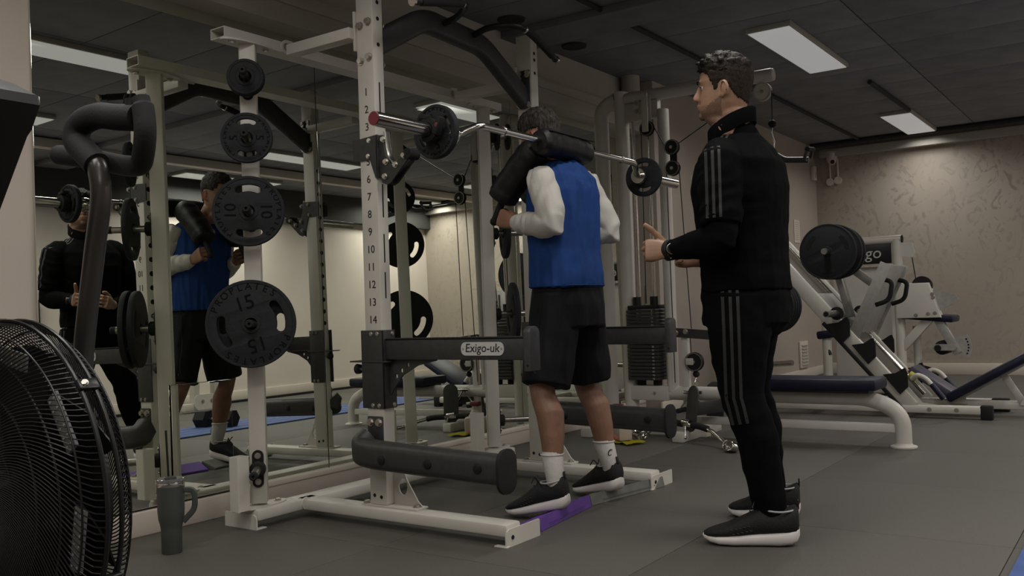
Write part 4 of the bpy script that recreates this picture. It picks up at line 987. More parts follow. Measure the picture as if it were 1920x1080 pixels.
for k in range(6):
    a = -PI + 0.35 + k * PI / 3
    cl = B().obox(Matrix.Translation(cpt(0.329, 0.8745, a)) @ Matrix.Rotation(a, 4, 'X'), (0.036, 0.012, 0.022), 0.003).build('cage_clip', FANB, bk)
    B().bolt(cpt(0.334, 0.868, a), (-0.6, 0.8 * math.cos(a), 0.8 * math.sin(a)), 0.005, 0.006).build('screw', BOLT, cl)
for k in range(8):
    a = 2 * PI * k / 8 + 0.18
    m4 = Matrix.Translation((0.885, FC.y, FC.z)) @ Matrix.Rotation(a, 4, 'X')
    b = B().mesh(flat([[(0.05, -0.03), (0.265, -0.075), (0.285, 0.0), (0.265, 0.075), (0.05, 0.03)]], 0.003), m4 @ fr((0, 0, 0), (0, 1, 0), (0.5, 0, 0.87)))
    bl = b.build('fan_blade', FANB, bk)
    s_ = B().obox(m4 @ Matrix.Translation((-0.035, 0.262, 0.0)), (0.006, 0.032, 0.11), 0.001).build('perforated_edge', GREYV, bl)
    b = B()
    for i in range(6):
        for j in range(2):
            p = m4 @ V((-0.0385, 0.254 + 0.015 * j, -0.045 + 0.018 * i)); b.cyl(p, p + V((-0.0008, 0, 0)), 0.0026, n=6)
    o = b.build('perforation', MARK, bl, 0); o['kind'] = 'stuff'
B().cyl((0.80, FC.y, FC.z), (0.955, FC.y, FC.z), 0.05, n=24).build('fan_hub', FANB, bk)
B().lathe([(0.0, -0.004), (0.245, -0.004), (0.245, 0.004), (0.0, 0.004)], (0.918, FC.y, FC.z), (1, 0, 0), 48, caps=False).build('fan_back_plate', FANB, bk)
# console mast and badge
col = [(-2.027, 1.262), (-2.031, 1.245), (-2.003, 1.207), (-1.988, 1.198), (-1.885, 1.075), (-1.80, 0.97), (-1.45, 0.97), (-1.60, 1.10), (-1.73, 1.335), (-1.88, 1.318), (-1.95, 1.295)]
cm = B().mesh(flat([[(-y, z) for y, z in col]], 0.12, 0.006), fr((0.74, 0, 0), (0, -1, 0), (0, 0, 1))).build('console_housing', BLACK, bk)
cb = V((0.6785, -1.945, 1.238))
bd = B().cyl(cb, cb + V((-0.003, 0, 0)), 0.034, n=36).build('badge', BLACK, bk)
B().tube([cb + V((-0.003, 0.033 * math.cos(2 * PI * k / 36), 0.033 * math.sin(2 * PI * k / 36))) for k in range(36)], 0.0012, 6, closed=True).build('badge_ring', CHROME, bd)
B().cyl(cb + V((-0.003, 0, 0)), cb + V((-0.004, 0, 0)), 0.021, n=30).build('badge_centre', REDP, bd)
b = B()
for i, ch in enumerate('SCHWINN'):
    a = PI / 2 - (i - 3) * 0.36
    b.mesh(text_mesh(ch, 0.0105, 0.0004), fr(cb + V((-0.0035, 0, 0)), (0, -1, 0), (0, 0, 1)) @ Matrix.Rotation(a - PI / 2, 4, 'Z') @ Matrix.Translation((0, 0.0268, 0)))
b.build('badge_lettering', MARK, bd, 0)
B().box((0.678, -2.024, 1.248), (0.802, -1.975, 1.262), 0.002).build('console_trim', STEEL, cm)
B().bolt((0.6795, -1.955, 1.283), (-1, 0, 0), 0.005, 0.004).build('screw', BOLT, cm)
# moving handle on the far side, with its looped grips
hx = 1.0
hp = crom([(hx, -1.79, 0.30), (hx, -1.786, 0.60), (hx, -1.79, 0.80), (hx, -1.835, 1.0), (hx, -1.866, 1.12), (hx, -1.860, 1.175), (hx, -1.845, 1.200)], 8)
B().tube(hp, 0.0195, 16).build('handle_post', TUBEG, bk)
gp = crom([(hx, -1.855, 1.190), (hx, -1.818, 1.218), (hx, -1.785, 1.248), (hx + 0.004, -1.795, 1.278), (hx + 0.01, -1.845, 1.288), (hx + 0.015, -1.90, 1.278), (hx + 0.02, -1.965, 1.268)], 6)
g1 = B().tube(gp, 0.0255, 16).build('upper_grip', GRIP, bk)
gp = crom([(hx + 0.02, -1.975, 1.305), (hx + 0.02, -1.983, 1.270), (hx + 0.02, -1.985, 1.235), (hx + 0.03, -1.962, 1.200), (hx + 0.045, -1.925, 1.186), (hx + 0.055, -1.86, 1.194), (hx + 0.045, -1.77, 1.216), (hx + 0.03, -1.670, 1.236)], 6)
g2 = B().tube(gp, [0.016] * 3 + [0.0205] * (len(gp) - 3), 16).build('lower_grip', GRIP, bk)
B().ball(gp[-1], 0.0205, 14, 10).build('grip_end', GRIP, g2)
B().cyl((hx + 0.02, -1.948, 1.27), (hx + 0.02, -1.948, 1.306), 0.014, n=14).build('thumb_stub', RUBBER, g1)
# the other handle and the rest of the bike
hq = 0.70
B().tube([V((hq, p.y + 0.10, p.z)) for p in hp[:40]], 0.0195, 12).build('handle_post', TUBEG, bk)
B().tube(crom([(hq, -1.76, 1.10), (hq - 0.02, -1.66, 1.2), (hq - 0.02, -1.52, 1.22)], 5), 0.022, 12).build('upper_grip', GRIP, bk)
B().bar((0.88, -2.02, 0.14), (0.88, -0.82, 0.14), 0.07, 0.09).build('main_beam', BLACK, bk)
for y in (-2.05, -0.85): B().tube([(0.62, y, 0.035), (1.14, y, 0.035)], 0.035, 14).build('floor_foot', BLACK, bk)
B().bar((0.88, -2.0, 0.08), (0.88, -1.98, 0.26), 0.06, 0.06, up=(0, 1, 0)).build('front_fork', BLACK, bk)
B().bar((0.80, -1.40, 0.15), (0.76, -1.50, 1.0), 0.06, 0.09, up=(1, 0, 0)).build('mast', BLACK, bk)
B().tube([(0.88, -1.10, 0.16), (0.88, -1.0, 0.84)], 0.028, 14).build('seat_post', STEEL, bk)
B().ball((0.88, -1.0, 0.88), 0.12, 20, 12, (0.9, 1.1, 0.42)).build('saddle', RUBBER, bk)
B().cyl((0.78, -1.36, 0.34), (0.98, -1.36, 0.34), 0.085, n=24).build('crank_case', BLACK, bk)
for s in (-1, 1):
    B().bar((0.88 + s * 0.12, -1.36, 0.34), (0.88 + s * 0.12, -1.36 + s * 0.12, 0.30), 0.014, 0.025).build('crank', STEEL, bk)
    B().box((0.88 + s * 0.17 - 0.04, -1.36 + s * 0.12 - 0.05, 0.285), (0.88 + s * 0.17 + 0.04, -1.36 + s * 0.12 + 0.05, 0.31), 0.006).build('pedal', RUBBER, bk)

# ================================================================== cambered squat bar with shoulder pads, its plates and clamp
SBY, SBZ = -1.30, 1.572
bar = thing('squat_bar', 'chrome cambered squat bar with black pads on the lifter shoulders', 'barbell', (3.54, SBY, SBZ))
for x0, x1, cp in ((2.372, 2.80, -1), (4.395, 4.846, 1)):
    s_ = B().cyl((x0, SBY, SBZ), (x1, SBY, SBZ), 0.0265, n=28).build('sleeve', CHROME, bar)
    xe = x0 if cp < 0 else x1
    B().cyl((xe + cp * 0.0005, SBY, SBZ), (xe + cp * 0.003, SBY, SBZ), 0.024, n=24).build('end_cap', RED if cp < 0 else STEEL, s_)
    xi = x1 if cp < 0 else x0
    B().lathe([(0.0, -0.012), (0.040, -0.012), (0.042, 0), (0.040, 0.012), (0.0, 0.012)], (xi, SBY, SBZ), (1, 0, 0), 28, caps=False).build('sleeve_collar', CHROME, bar)
mid = fillet([(2.80, SBY, SBZ), (2.845, SBY - 0.01, SBZ + 0.004), (2.885, -1.375, 1.612), (4.205, -1.375, 1.612), (4.35, SBY - 0.01, SBZ + 0.004), (4.395, SBY, SBZ)], 0.035, 5)
B().tube(mid, 0.0155, 18).build('shaft', CHROME, bar)
for x in (3.06, 4.06): B().cyl((x - 0.006, -1.375, 1.612), (x + 0.006, -1.375, 1.612), 0.019, n=18).build('shaft_ring', CHROME, bar)
def pad(pts, r, name, seed):
    p = crom(pts, 6); m_ = len(p)
    rr = [r * (0.72 if i in (0, m_ - 1) else (0.93 if i in (1, m_ - 2) else 1.0)) * (1 + 0.03 * math.sin(i * 1.9 + seed)) for i in range(m_)]
    secp = [(1.0 * math.cos(a), 1.0 * math.sin(a)) for a in [2 * PI * k / 24 for k in range(24)]]
    secp = [(math.copysign(abs(x) ** 0.75, x), math.copysign(abs(y) ** 0.75, y)) for x, y in secp]
    o = B().tube(p, rr, sec=secp, up=(0, 0.3, 1)).build(name, FOAMB, bar, 50)
    return o
np_ = pad([(3.315, -1.375, 1.606), (3.43, -1.375, 1.608), (3.61, -1.375, 1.604), (3.715, -1.375, 1.598)], 0.056, 'neck_pad', 0.5)
B().bar((3.34, -1.418, 1.652), (3.72, -1.418, 1.652), 0.012, 0.002).build('pad_flap', BLACK, np_)
for x, nm in ((3.425, 0.2), (3.675, 1.3)):
    pad([(x, -1.295, 1.600), (x - 0.004, -1.235, 1.545), (x - 0.004, -1.13, 1.435), (x - 0.004, -1.092, 1.382)], 0.065, 'arm_pad', nm)
    B().tube([(x - 0.004, -1.12, 1.42), (x - 0.004, -1.048, 1.294)], 0.0165, 14).build('handle_grip', GRIP, bar)
    B().ball((x - 0.004, -1.047, 1.292), 0.0195).build('handle_end', RUBBER, bar)
plate(0.104, ES, 0.024, '5', 'plate with a clamp on the near end of the squat bar', (2.715, SBY, SBZ), (-1, 0, 0), 0.25, True, 'plates on the squat bar')
plate(0.104, NS, 0.024, '5', 'plate on the far end of the squat bar', (4.455, SBY, SBZ), (1, 0, 0), -0.05, True, 'plates on the squat bar')
t = thing('bar_clamp', 'black lever clamp gripping the near sleeve of the squat bar', 'clamp', (2.675, SBY, SBZ))
B().lathe([(0.028, -0.018), (0.046, -0.018), (0.048, 0), (0.046, 0.018), (0.028, 0.018)], (2.675, SBY, SBZ), (1, 0, 0), 20, caps=False).build('ring', RUBBER, t)
B().obox(fr((2.668, SBY - 0.05, SBZ + 0.01), (1, 0, 0), (0, -0.4, 0.9)), (0.034, 0.07, 0.024), 0.006).build('lever', RUBBER, t)
B().obox(fr((2.656, SBY - 0.050, SBZ + 0.012), (1, 0, 0), (0, -0.4, 0.9)), (0.012, 0.018, 0.014), 0.003).build('red_button', RED, t)
B().obox(fr((2.672, SBY + 0.015, SBZ + 0.052), (1, 0, 0), (0, 1, 0.2)), (0.036, 0.05, 0.018), 0.005).build('hinge', RUBBER, t)

# a white stand across the gym, glimpsed low in the mirror behind the lifter
t = thing('squat_stand', 'white steel stand by the far side wall glimpsed low in the mirror', 'stand', (6.45, -5.35, 0))
B().box((6.20, -5.40, 0.02), (6.75, -5.30, 0.10), 0.01).build('foot_beam', WHITE, t)
fp = B().mesh(flat([rrect(0.30, 0.17, 0.05)], 0.012), fr((6.47, -5.29, 0.11), (1, 0, 0), (0, 0, 1))).build('foot_plate', WHITE, t)
for x in (6.42, 6.54): B().bolt((x, -5.284, 0.12), (0, 1, 0), 0.015, 0.012).build('bolt', BOLT, fp)
B().bar((6.36, -5.35, 0.08), (6.40, -5.35, 1.05), 0.07, 0.09, up=(0, 1, 0)).build('upright', WHITE, t)
B().box((6.62, -5.42, 0.08), (6.70, -5.34, 1.05), 0.006).build('upright', GREYM, t)
B().box((6.36, -5.40, 0.98), (6.70, -5.33, 1.06), 0.006).build('crossbar', WHITE, t)

# ================================================================== people
def blob(b, pts, rad, n=16):
    pts = [V(p) for p in pts]
    d0 = (pts[0] - pts[1]).normalized(); d1 = (pts[-1] - pts[-2]).normalized()
    P = [pts[0] + d0 * rad[0] * 0.55] + pts + [pts[-1] + d1 * rad[-1] * 0.55]
    R = [rad[0] * 0.75] + list(rad) + [rad[-1] * 0.75]
    b.tube(P, R, n)
    return b
def limb(a, c, e, r0, r1, r2, bulge=1.08):
    """pts and radii of a two-bone limb"""
    a, c, e = V(a), V(c), V(e)
    pts = [a, a.lerp(c, 0.35), a.lerp(c, 0.75), a.lerp(c, 0.91), (a.lerp(c, 0.97) + c.lerp(e, 0.03)) / 2, c.lerp(e, 0.11), c.lerp(e, 0.32), c.lerp(e, 0.7), e]
    return pts, [r0, r0 * 1.0, r1 * 1.05, r1, r1, r1, r1 * bulge, r2 * 1.2, r2]
def torso(b, rows, n=30, e=2.4):
    R = []
    for c, l, f, hw, hd in rows:
        c = V(c); l = V(l).normalized(); f = V(f).normalized(); ring = []
        for k in range(n):
            a = 2 * PI * k / n; x = math.cos(a); y = math.sin(a)
            x = math.copysign(abs(x) ** (2 / e), x); y = math.copysign(abs(y) ** (2 / e), y)
            ring.append(c + l * hw * x + f * hd * y)
        R.append(ring)
    b.rings(R)
    return b
HEAD = [(-0.075, 0.045, -0.062, 0.058), (-0.03, 0.050, -0.068, 0.058), (0.0, 0.080, -0.070, 0.046), (0.018, 0.093, -0.072, 0.054), (0.045, 0.097, -0.082, 0.063),
        (0.075, 0.096, -0.092, 0.068), (0.112, 0.088, -0.099, 0.0715), (0.135, 0.095, -0.102, 0.0745), (0.165, 0.091, -0.100, 0.0755),
        (0.195, 0.078, -0.088, 0.069), (0.218, 0.056, -0.066, 0.054), (0.232, 0.025, -0.032, 0.03)]
def head(b, Hm):
    """Hm maps (left, forward, up) to the world; origin under the ears at chin height"""
    R = []
    for u, f, bk_, hw in HEAD:
        ring = []
        for k in range(28):
            a = 2 * PI * k / 28; x = math.cos(a); y = math.sin(a)
            e = 2.25 if u > 0.1 else 2.05
            x = math.copysign(abs(x) ** (2 / e), x); y = math.copysign(abs(y) ** (2 / e), y)
            ring.append(Hm @ V((hw * x, (f + bk_) / 2 + (f - bk_) / 2 * y, u)))
        R.append(ring)
    b.rings(R)
    # nose, lips, brow, chin, ears
    P = lambda x, y, z: Hm @ V((x, y, z))
    b.rings([[P(s * w_, y, z) for s, y in ((-1, y0), (-0.35, y1), (0.35, y1), (1, y0))] for z, w_, y0, y1 in ((0.125, 0.010, 0.080, 0.100), (0.105, 0.012, 0.080, 0.109), (0.085, 0.017, 0.080, 0.121), (0.074, 0.018, 0.080, 0.119), (0.067, 0.012, 0.080, 0.100))])
    b.ball(P(0, 0.095, 0.051), 0.016, 12, 8, (1.5, 0.7, 0.5), Hm.to_3x3().to_4x4())
    b.ball(P(0, 0.094, 0.040), 0.015, 12, 8, (1.4, 0.7, 0.55), Hm.to_3x3().to_4x4())
    b.ball(P(0, 0.084, 0.012), 0.020, 12, 8, (1.1, 0.8, 0.8), Hm.to_3x3().to_4x4())
    b.ball(P(0, 0.086, 0.137), 0.018, 12, 8, (2.6, 0.6, 0.45), Hm.to_3x3().to_4x4())
    for s in (-1, 1):
        m = Hm.to_3x3().to_4x4() @ Matrix.Rotation(s * 0.45, 4, 'Z') @ Matrix.Rotation(-0.2, 4, 'X')
        b.ball(P(s * 0.0765, -0.012, 0.098), 0.031, 14, 10, (0.24, 0.62, 1.02), m)
        b.ball(P(s * 0.073, -0.004, 0.074), 0.012, 10, 8, (0.5, 0.8, 1.0), m)
    return b
def ear_inner(Hm, parent, m):
    for s in (-1, 1):
        mm = Hm.to_3x3().to_4x4() @ Matrix.Rotation(s * 0.45, 4, 'Z') @ Matrix.Rotation(-0.2, 4, 'X')
        pts = [mm @ V((s * 0.0065, 0.012 * math.cos(a), 0.021 * math.sin(a))) + Hm @ V((s * 0.0775, -0.012, 0.101)) for a in [0.3 + 0.28 * k for k in range(14)]]
        B().tube(pts, 0.0032, 6).build('ear_rim', m, parent)
        if m == EAR:
            B().ball(Hm @ V((s * 0.0775, -0.012, 0.098)), 0.0315, 14, 10, (0.24, 0.62, 1.02), mm).build('ear', EAR, parent)
def hand_mesh(W, d, n, t, curl, thumb, spread=0.0, sc_=1.0):
    """one hand: W wrist, d along the palm, n the way the palm faces, t the thumb side"""
    W = V(W); d = V(d).normalized(); n = V(n); n = (n - d * n.dot(d)).normalized(); t0 = V(t); t = d.cross(n)
    if t.dot(t0) < 0: t = -t
    b = B()
    R = []
    for s, hw, hd in ((-0.05, 0.026, 0.021), (-0.012, 0.027, 0.021), (0.015, 0.031, 0.019), (0.05, 0.040, 0.0165), (0.08, 0.0425, 0.0145), (0.096, 0.039, 0.012)):
        R.append([W + d * s * sc_ + t * hw * math.copysign(abs(math.cos(a)) ** 0.8, math.cos(a)) + n * hd * math.copysign(abs(math.sin(a)) ** 0.8, math.sin(a)) for a in [2 * PI * k / 20 for k in range(20)]])
    b.rings(R)
    b.ball(W + d * 0.035 + t * 0.024 + n * 0.010, 0.021, 12, 8)
    for i, (off, ln, r) in enumerate(((0.0325, 0.075, 0.0098), (0.0108, 0.083, 0.0100), (-0.0108, 0.077, 0.0095), (-0.0318, 0.060, 0.0084))):
        c = curl[i] if isinstance(curl[0], (list, tuple)) else curl
        a = 0.0; p = W + d * (0.088 - 0.004 * abs(i - 1)) + t * off; pts = [p - d * 0.02, p]; rr = [r, r * 1.06]
        for fr_, ca in zip((0.46, 0.30, 0.24), c):
            a += ca; dd = d * math.cos(a) + n * math.sin(a) + t * spread * (1.5 - i) * 0.1
            q = p + dd.normalized() * ln * fr_
            pts += [p.lerp(q, 0.5), q]; rr += [r * 0.94, r * 0.98]; p = q; r *= 0.93
        blob(b, pts, rr, 10)
    p0 = W + d * 0.022 + t * 0.026 + n * 0.008
    p1 = p0 + V(thumb[0]).normalized() * 0.040; p2 = p1 + V(thumb[1]).normalized() * 0.036; p3 = p2 + V(thumb[2]).normalized() * 0.027
    blob(b, [p0, p1, p1.lerp(p2, 0.5), p2, p3], [0.0145, 0.0125, 0.0108, 0.0115, 0.0088], 10)
    return remesh(b, 0.0026, 1)
def join(meshes, name):
    bm = bmesh.new()
    for me in meshes: bm.from_mesh(me)
    out = bpy.data.meshes.new(name); bm.to_mesh(out); bm.free()
    for me in meshes: bpy.data.meshes.remove(me)
    return out
def hair(body, Hm, test, thick, name, m, parent, amp=0.3, fr_=60.0):
    inv = Hm.inverted()
    bm = bmesh.new(); vm = {}
    keep = []
    for f in body.polygons:
        c = inv @ f.center
        if abs(c.x) < 0.12 and abs(c.y) < 0.14 and -0.05 < c.z < 0.26 and test(c): keep.append(f)
    cnt = {}
    for f in keep:
        for e in f.edge_keys: cnt[e] = cnt.get(e, 0) + 1
    edge = set()
    for e, k in cnt.items():
        if k == 1: edge.update(e)
    for f in keep:
        vs = []
        for i in f.vertices:
            if i not in vm:
                v = body.vertices[i]; c = inv @ v.co
                th = 0.0006 if i in edge else thick(c) * (1 + amp * noise.noise(V(c) * fr_) + 0.5 * amp * noise.noise(V(c) * fr_ * 2.3))
                vm[i] = bm.verts.new(v.co + v.normal * max(th, 0.0006))
            vs.append(vm[i])
        try: bm.faces.new(vs)
        except ValueError: pass
    me = bpy.data.meshes.new(name); bm.to_mesh(me); bm.free()
    return place_mesh(me, name, m, parent)
def eyes(Hm, parent):
    for s in (-1, 1):
        e = B().ball(Hm @ V((s * 0.031, 0.0722, 0.114)), 0.0118, 14, 10).build('eye', EYEW, parent)
        B().ball(Hm @ V((s * 0.0315, 0.0812, 0.114)), 0.0056, 10, 8, (1, 0.6, 1), Hm.to_3x3().to_4x4()).build('iris', IRIS, e)
        B().tube([Hm @ V((s * x, y, z)) for x, y, z in ((0.014, 0.099, 0.132), (0.028, 0.0985, 0.138), (0.044, 0.090, 0.136))], 0.0024, 8).build('eyebrow', HAIRB, parent)
        B().tube([Hm @ V((s * x, y, z)) for x, y, z in ((0.018, 0.0855, 0.1175), (0.031, 0.0885, 0.1215), (0.044, 0.081, 0.1175))], 0.0026, 8).build('eyelid', SKIN_T, parent)
def shoe(parent, toe, heel, ankle, name='shoe', up=(0, 0, 1), sc_=1.0, sockm=None):
    toe, heel = V(toe), V(heel); f = (toe - heel); L = f.length; f.normalize()
    l = V(up).cross(f).normalized(); u = f.cross(l)
    mx = Matrix(((l.x, f.x, u.x, heel.x), (l.y, f.y, u.y, heel.y), (l.z, f.z, u.z, heel.z), (0, 0, 0, 1)))
    def ring(s, hw, z0, z1, e):
        out = []
        for k in range(24):
            a = 2 * PI * k / 24; x = math.cos(a); z = math.sin(a)
            x = math.copysign(abs(x) ** (2 / e), x); z = math.copysign(abs(z) ** (2 / e), z)
            out.append(mx @ V((hw * x * sc_, s * L, ((z0 + z1) / 2 + (z1 - z0) / 2 * z) * sc_)))
        return out
    ub = B()
    ub.rings([ring(s, hw, z0, z1, 2.3) for s, hw, z0, z1 in ((0.0, 0.020, 0.045, 0.112), (0.03, 0.034, 0.035, 0.120), (0.10, 0.040, 0.03, 0.113), (0.20, 0.0415, 0.03, 0.100), (0.32, 0.0415, 0.028, 0.101), (0.40, 0.041, 0.026, 0.108), (0.50, 0.042, 0.024, 0.094), (0.62, 0.045, 0.022, 0.077), (0.74, 0.045, 0.020, 0.062), (0.86, 0.041, 0.020, 0.051), (0.94, 0.031, 0.022, 0.043), (0.985, 0.014, 0.024, 0.036))])
    up_ = ub.build(name, SHOEB, parent, 60)
    sb = B()
    sb.rings([ring(s, hw, z0, z1, 3.2) for s, hw, z0, z1 in ((-0.005, 0.012, 0.030, 0.052), (0.02, 0.027, 0.014, 0.053), (0.08, 0.036, 0.004, 0.050), (0.2, 0.0405, 0.0, 0.046), (0.36, 0.040, 0.0, 0.041), (0.52, 0.043, 0.0, 0.037), (0.68, 0.0485, 0.0, 0.033), (0.82, 0.046, 0.002, 0.030), (0.92, 0.035, 0.008, 0.029), (0.98, 0.019, 0.016, 0.030), (1.0, 0.007, 0.022, 0.028))])
    sb.build('sole', SHOEW, up_, 50)
    for i in range(4):
        s = 0.42 + i * 0.065; z = (0.110 - 0.0130 * i) * sc_
        B().tube([mx @ V((-0.021, s * L, z - 0.010)), mx @ V((0, (s + 0.012) * L, z + 0.001)), mx @ V((0.021, s * L, z - 0.010))], 0.003, 6).build('lace', BLACK, up_)
    for sgn in (-1, 1):
        B().tube(crom([mx @ V((0, 0.42 * L, 0.110 * sc_)), mx @ V((sgn * 0.020, 0.44 * L, 0.130 * sc_)), mx @ V((sgn * 0.036, 0.47 * L, 0.112 * sc_))], 4), 0.003, 6).build('lace_loop', BLACK, up_)
    B().tube([mx @ V((0.0405 * math.cos(a) * sc_, (0.20 + 0.175 * math.sin(a)) * L, (0.104 + 0.004 * abs(math.sin(a)) ** 2) * sc_)) for a in [2 * PI * k / 24 for k in range(24)]], 0.0036, 6, closed=True).build('collar_trim', SHOEG, up_)
    B().obox(mx @ Matrix.Translation((0, 0.0, 0.120 * sc_)), (0.014, 0.006, 0.034), 0.002).build('pull_tab', BLACK, up_)
    for i in range(5):
        for s in (-1, 1):
            p = mx @ V((s * 0.0375, (0.10 + 0.035 * i) * L, 0.062)); q = mx @ V((s * 0.0375, (0.115 + 0.035 * i) * L, 0.070))
            if i < 3: B().tube([p, q], 0.0022, 5).build('side_mark', STRIPE, up_)
            for j in (0, 1):
                w_ = (0.0455 - 0.0012 * j) * sc_
                p = mx @ V((s * w_, (0.48 + 0.045 * i + 0.02 * j) * L, (0.048 + 0.012 * j - 0.003 * i) * sc_)); q = mx @ V((s * w_, (0.505 + 0.045 * i + 0.02 * j) * L, (0.050 + 0.012 * j - 0.003 * i) * sc_))
                B().tube([p, q], 0.0016, 5).build('side_mark', STRIPE, up_)
    return up_
def strips(bvh, path, offs, wid, parent, m, name='stripe', out=(-1, 0, 0)):
    """three stripes laid on a garment: path runs inside the limb, offs shifts sideways"""
    out = V(out).normalized()
    for of in offs:
        b = B(); rows = []
        for i, p in enumerate(path):
            p = V(p); a = V(path[max(i - 1, 0)]); c = V(path[min(i + 1, len(path) - 1)])
            tg = (c - a).normalized(); sd = tg.cross(out).normalized()
            row = []
            for s in (-0.5, 0.5):
                o = p + sd * (of + s * wid)
                h = bvh.ray_cast(o + out * 0.30, -out, 0.6)
                row.append(h[0] + h[1] * 0.0015 if h[0] is not None else None)
            rows.append(row)
        rows = [r for r in rows if r[0] is not None and r[1] is not None]
        vs = [[b.bm.verts.new(q) for q in r] for r in rows]
        for i in range(len(vs) - 1): b.bm.faces.new((vs[i][0], vs[i][1], vs[i + 1][1], vs[i + 1][0]))
        b.build(name, m, parent, 60)
def bvh_of(me):
    return BVHTree.FromPolygons([v.co.copy() for v in me.vertices], [tuple(p.vertices) for p in me.polygons])
def nz(p, sx, sy, sz, seed=0.0): return noise.noise(V((p.x * sx + seed, p.y * sy + seed * 1.7, p.z * sz - seed)))
def ridge(v): return 1 - abs(v) * 2

# ---------------------------------------------------------------- the lifter
man = thing('person', 'man in blue sleeveless jersey and black shorts holding the squat bar', 'person', (3.50, -1.36, 0.0))
lf = V((-1, 0, 0)); fw = V((0, 1, 0))
Lh, Rh = V((3.455, -1.35, 0.90)), V((3.635, -1.35, 0.90))
Lk, Rk = V((3.362, -1.315, 0.555)), V((3.712, -1.325, 0.555))
La, Ra = V((3.268, -1.432, 0.155)), V((3.700, -1.455, 0.155))
Ls, Rs = V((3.385, -1.335, 1.455)), V((3.745, -1.345, 1.470))
Le, Re = V((3.322, -1.430, 1.240)), V((3.800, -1.450, 1.225))
Lw, Rw = V((3.392, -1.185, 1.272)), V((3.706, -1.185, 1.272))
hm = Matrix.Translation((3.596, -1.215, 1.578)) @ Matrix.Rotation(-0.16, 4, 'X') @ Matrix(((-1, 0, 0, 0), (0, 1, 0, 0), (0, 0, 1, 0), (0, 0, 0, 1)))
b = B()
head(b, hm)
blob(b, [(3.568, -1.305, 1.49), (3.580, -1.27, 1.545), (3.592, -1.232, 1.605)], [0.070, 0.060, 0.058], 18)
torso(b, [((3.545, -1.35, 0.86), lf, fw, 0.155, 0.10), ((3.547, -1.35, 0.98), lf, fw, 0.16, 0.105), ((3.55, -1.34, 1.10), lf, fw, 0.145, 0.10), ((3.558, -1.33, 1.28), lf, fw, 0.155, 0.11), ((3.565, -1.33, 1.42), lf, fw, 0.165, 0.10), ((3.568, -1.325, 1.50), lf, fw, 0.11, 0.075)])
for a, c, e in ((Ls, Le, Lw), (Rs, Re, Rw)): blob(b, *limb(a, c, e, 0.048, 0.040, 0.027))
for a, c, e in ((Lh, Lk, La), (Rh, Rk, Ra)):
    a, c, e = V(a), V(c), V(e)
    bk_ = V((0, -0.022, 0))
    blob(b, [a, a.lerp(c, 0.4), a.lerp(c, 0.85), c, c.lerp(e, 0.14), c.lerp(e, 0.32) + bk_, c.lerp(e, 0.55) + bk_ * 0.7, c.lerp(e, 0.82), e], [0.085, 0.080, 0.062, 0.057, 0.055, 0.061, 0.053, 0.038, 0.036], 18)
bm1 = remesh(b, 0.0055, 2)
hL = hand_mesh(Lw, (0.0, 0.93, 0.36), (1, 0.12, 0), (0, -0.3, 1), (1.05, 1.35, 0.9), ((0.35, 0.75, 0.5), (0.75, 0.6, -0.1), (0.75, 0.4, -0.4)))
hR = hand_mesh(Rw, (0.0, 0.93, 0.36), (-1, 0.12, 0), (0, -0.3, 1), (1.05, 1.35, 0.9), ((-0.35, 0.75, 0.5), (-0.75, 0.6, -0.1), (-0.75, 0.4, -0.4)))
body = place_mesh(join([bm1, hL, hR], 'body'), 'body', SKIN_M, man)
# legs carry their own darker skin tone
body.data.materials.append(SKIN_L)
for f in body.data.polygons:
    if f.center.z < 0.75: f.material_index = 1
wbody = body.data.copy(); wbody.transform(Matrix.Translation(man.location))
def htest(c):
    c = V((c.x, c.y, c.z + 0.004 * noise.noise(V(c) * 190)))
    line = 0.158 - 0.02 * abs(c.x) / 0.07 if c.y > 0.055 else (0.128 if c.y > 0.0 else (0.118 - (0.0 - c.y) * 0.9 if c.y > -0.07 else 0.045))
    if abs(c.x) > 0.069 and -0.042 < c.y < 0.020 and c.z < 0.134: return False
    return c.z > line and not (c.y > 0.07 and c.z < 0.172)
hair(wbody, hm, htest, lambda c: 0.007 + 0.007 * max(0, (c.z - 0.13) / 0.1), 'hair', HAIRG, man, 0.5, 70)
eyes(hm, man); ear_inner(hm, man, EAR)
# white long-sleeved shirt
b = B()
for a, c, e, s in ((Ls, Le, Lw, -1), (Rs, Re, Rw, 1)):
    e2 = V(c).lerp(V(e), 0.93)
    p, r = limb(a, c, e2, 0.066, 0.057, 0.043, 1.04)
    blob(b, p, r, 20)
torso(b, [((3.55, -1.34, 1.02), lf, fw, 0.150, 0.108), ((3.558, -1.33, 1.28), lf, fw, 0.162, 0.116), ((3.565, -1.33, 1.42), lf, fw, 0.172, 0.106), ((3.568, -1.325, 1.515), lf, fw, 0.10, 0.075)])
def wsd(p, n):
    best = 0
    for c, e in ((Le, Lw), (Re, Rw)):
        d = e - c; t_ = (p - c).dot(d) / d.length_squared
        if -0.5 < t_ < 1.1: best = 0.006 * math.sin(t_ * 24 + 5 * nz(p, 9, 9, 9)) * max(0, 1 - abs(t_ - 0.35) * 1.2)
    return best + 0.003 * nz(p, 22, 22, 14, 3)
shirt = place_mesh(remesh(b, 0.0055, 2, wsd), 'long_sleeved_shirt', WHITET, man)
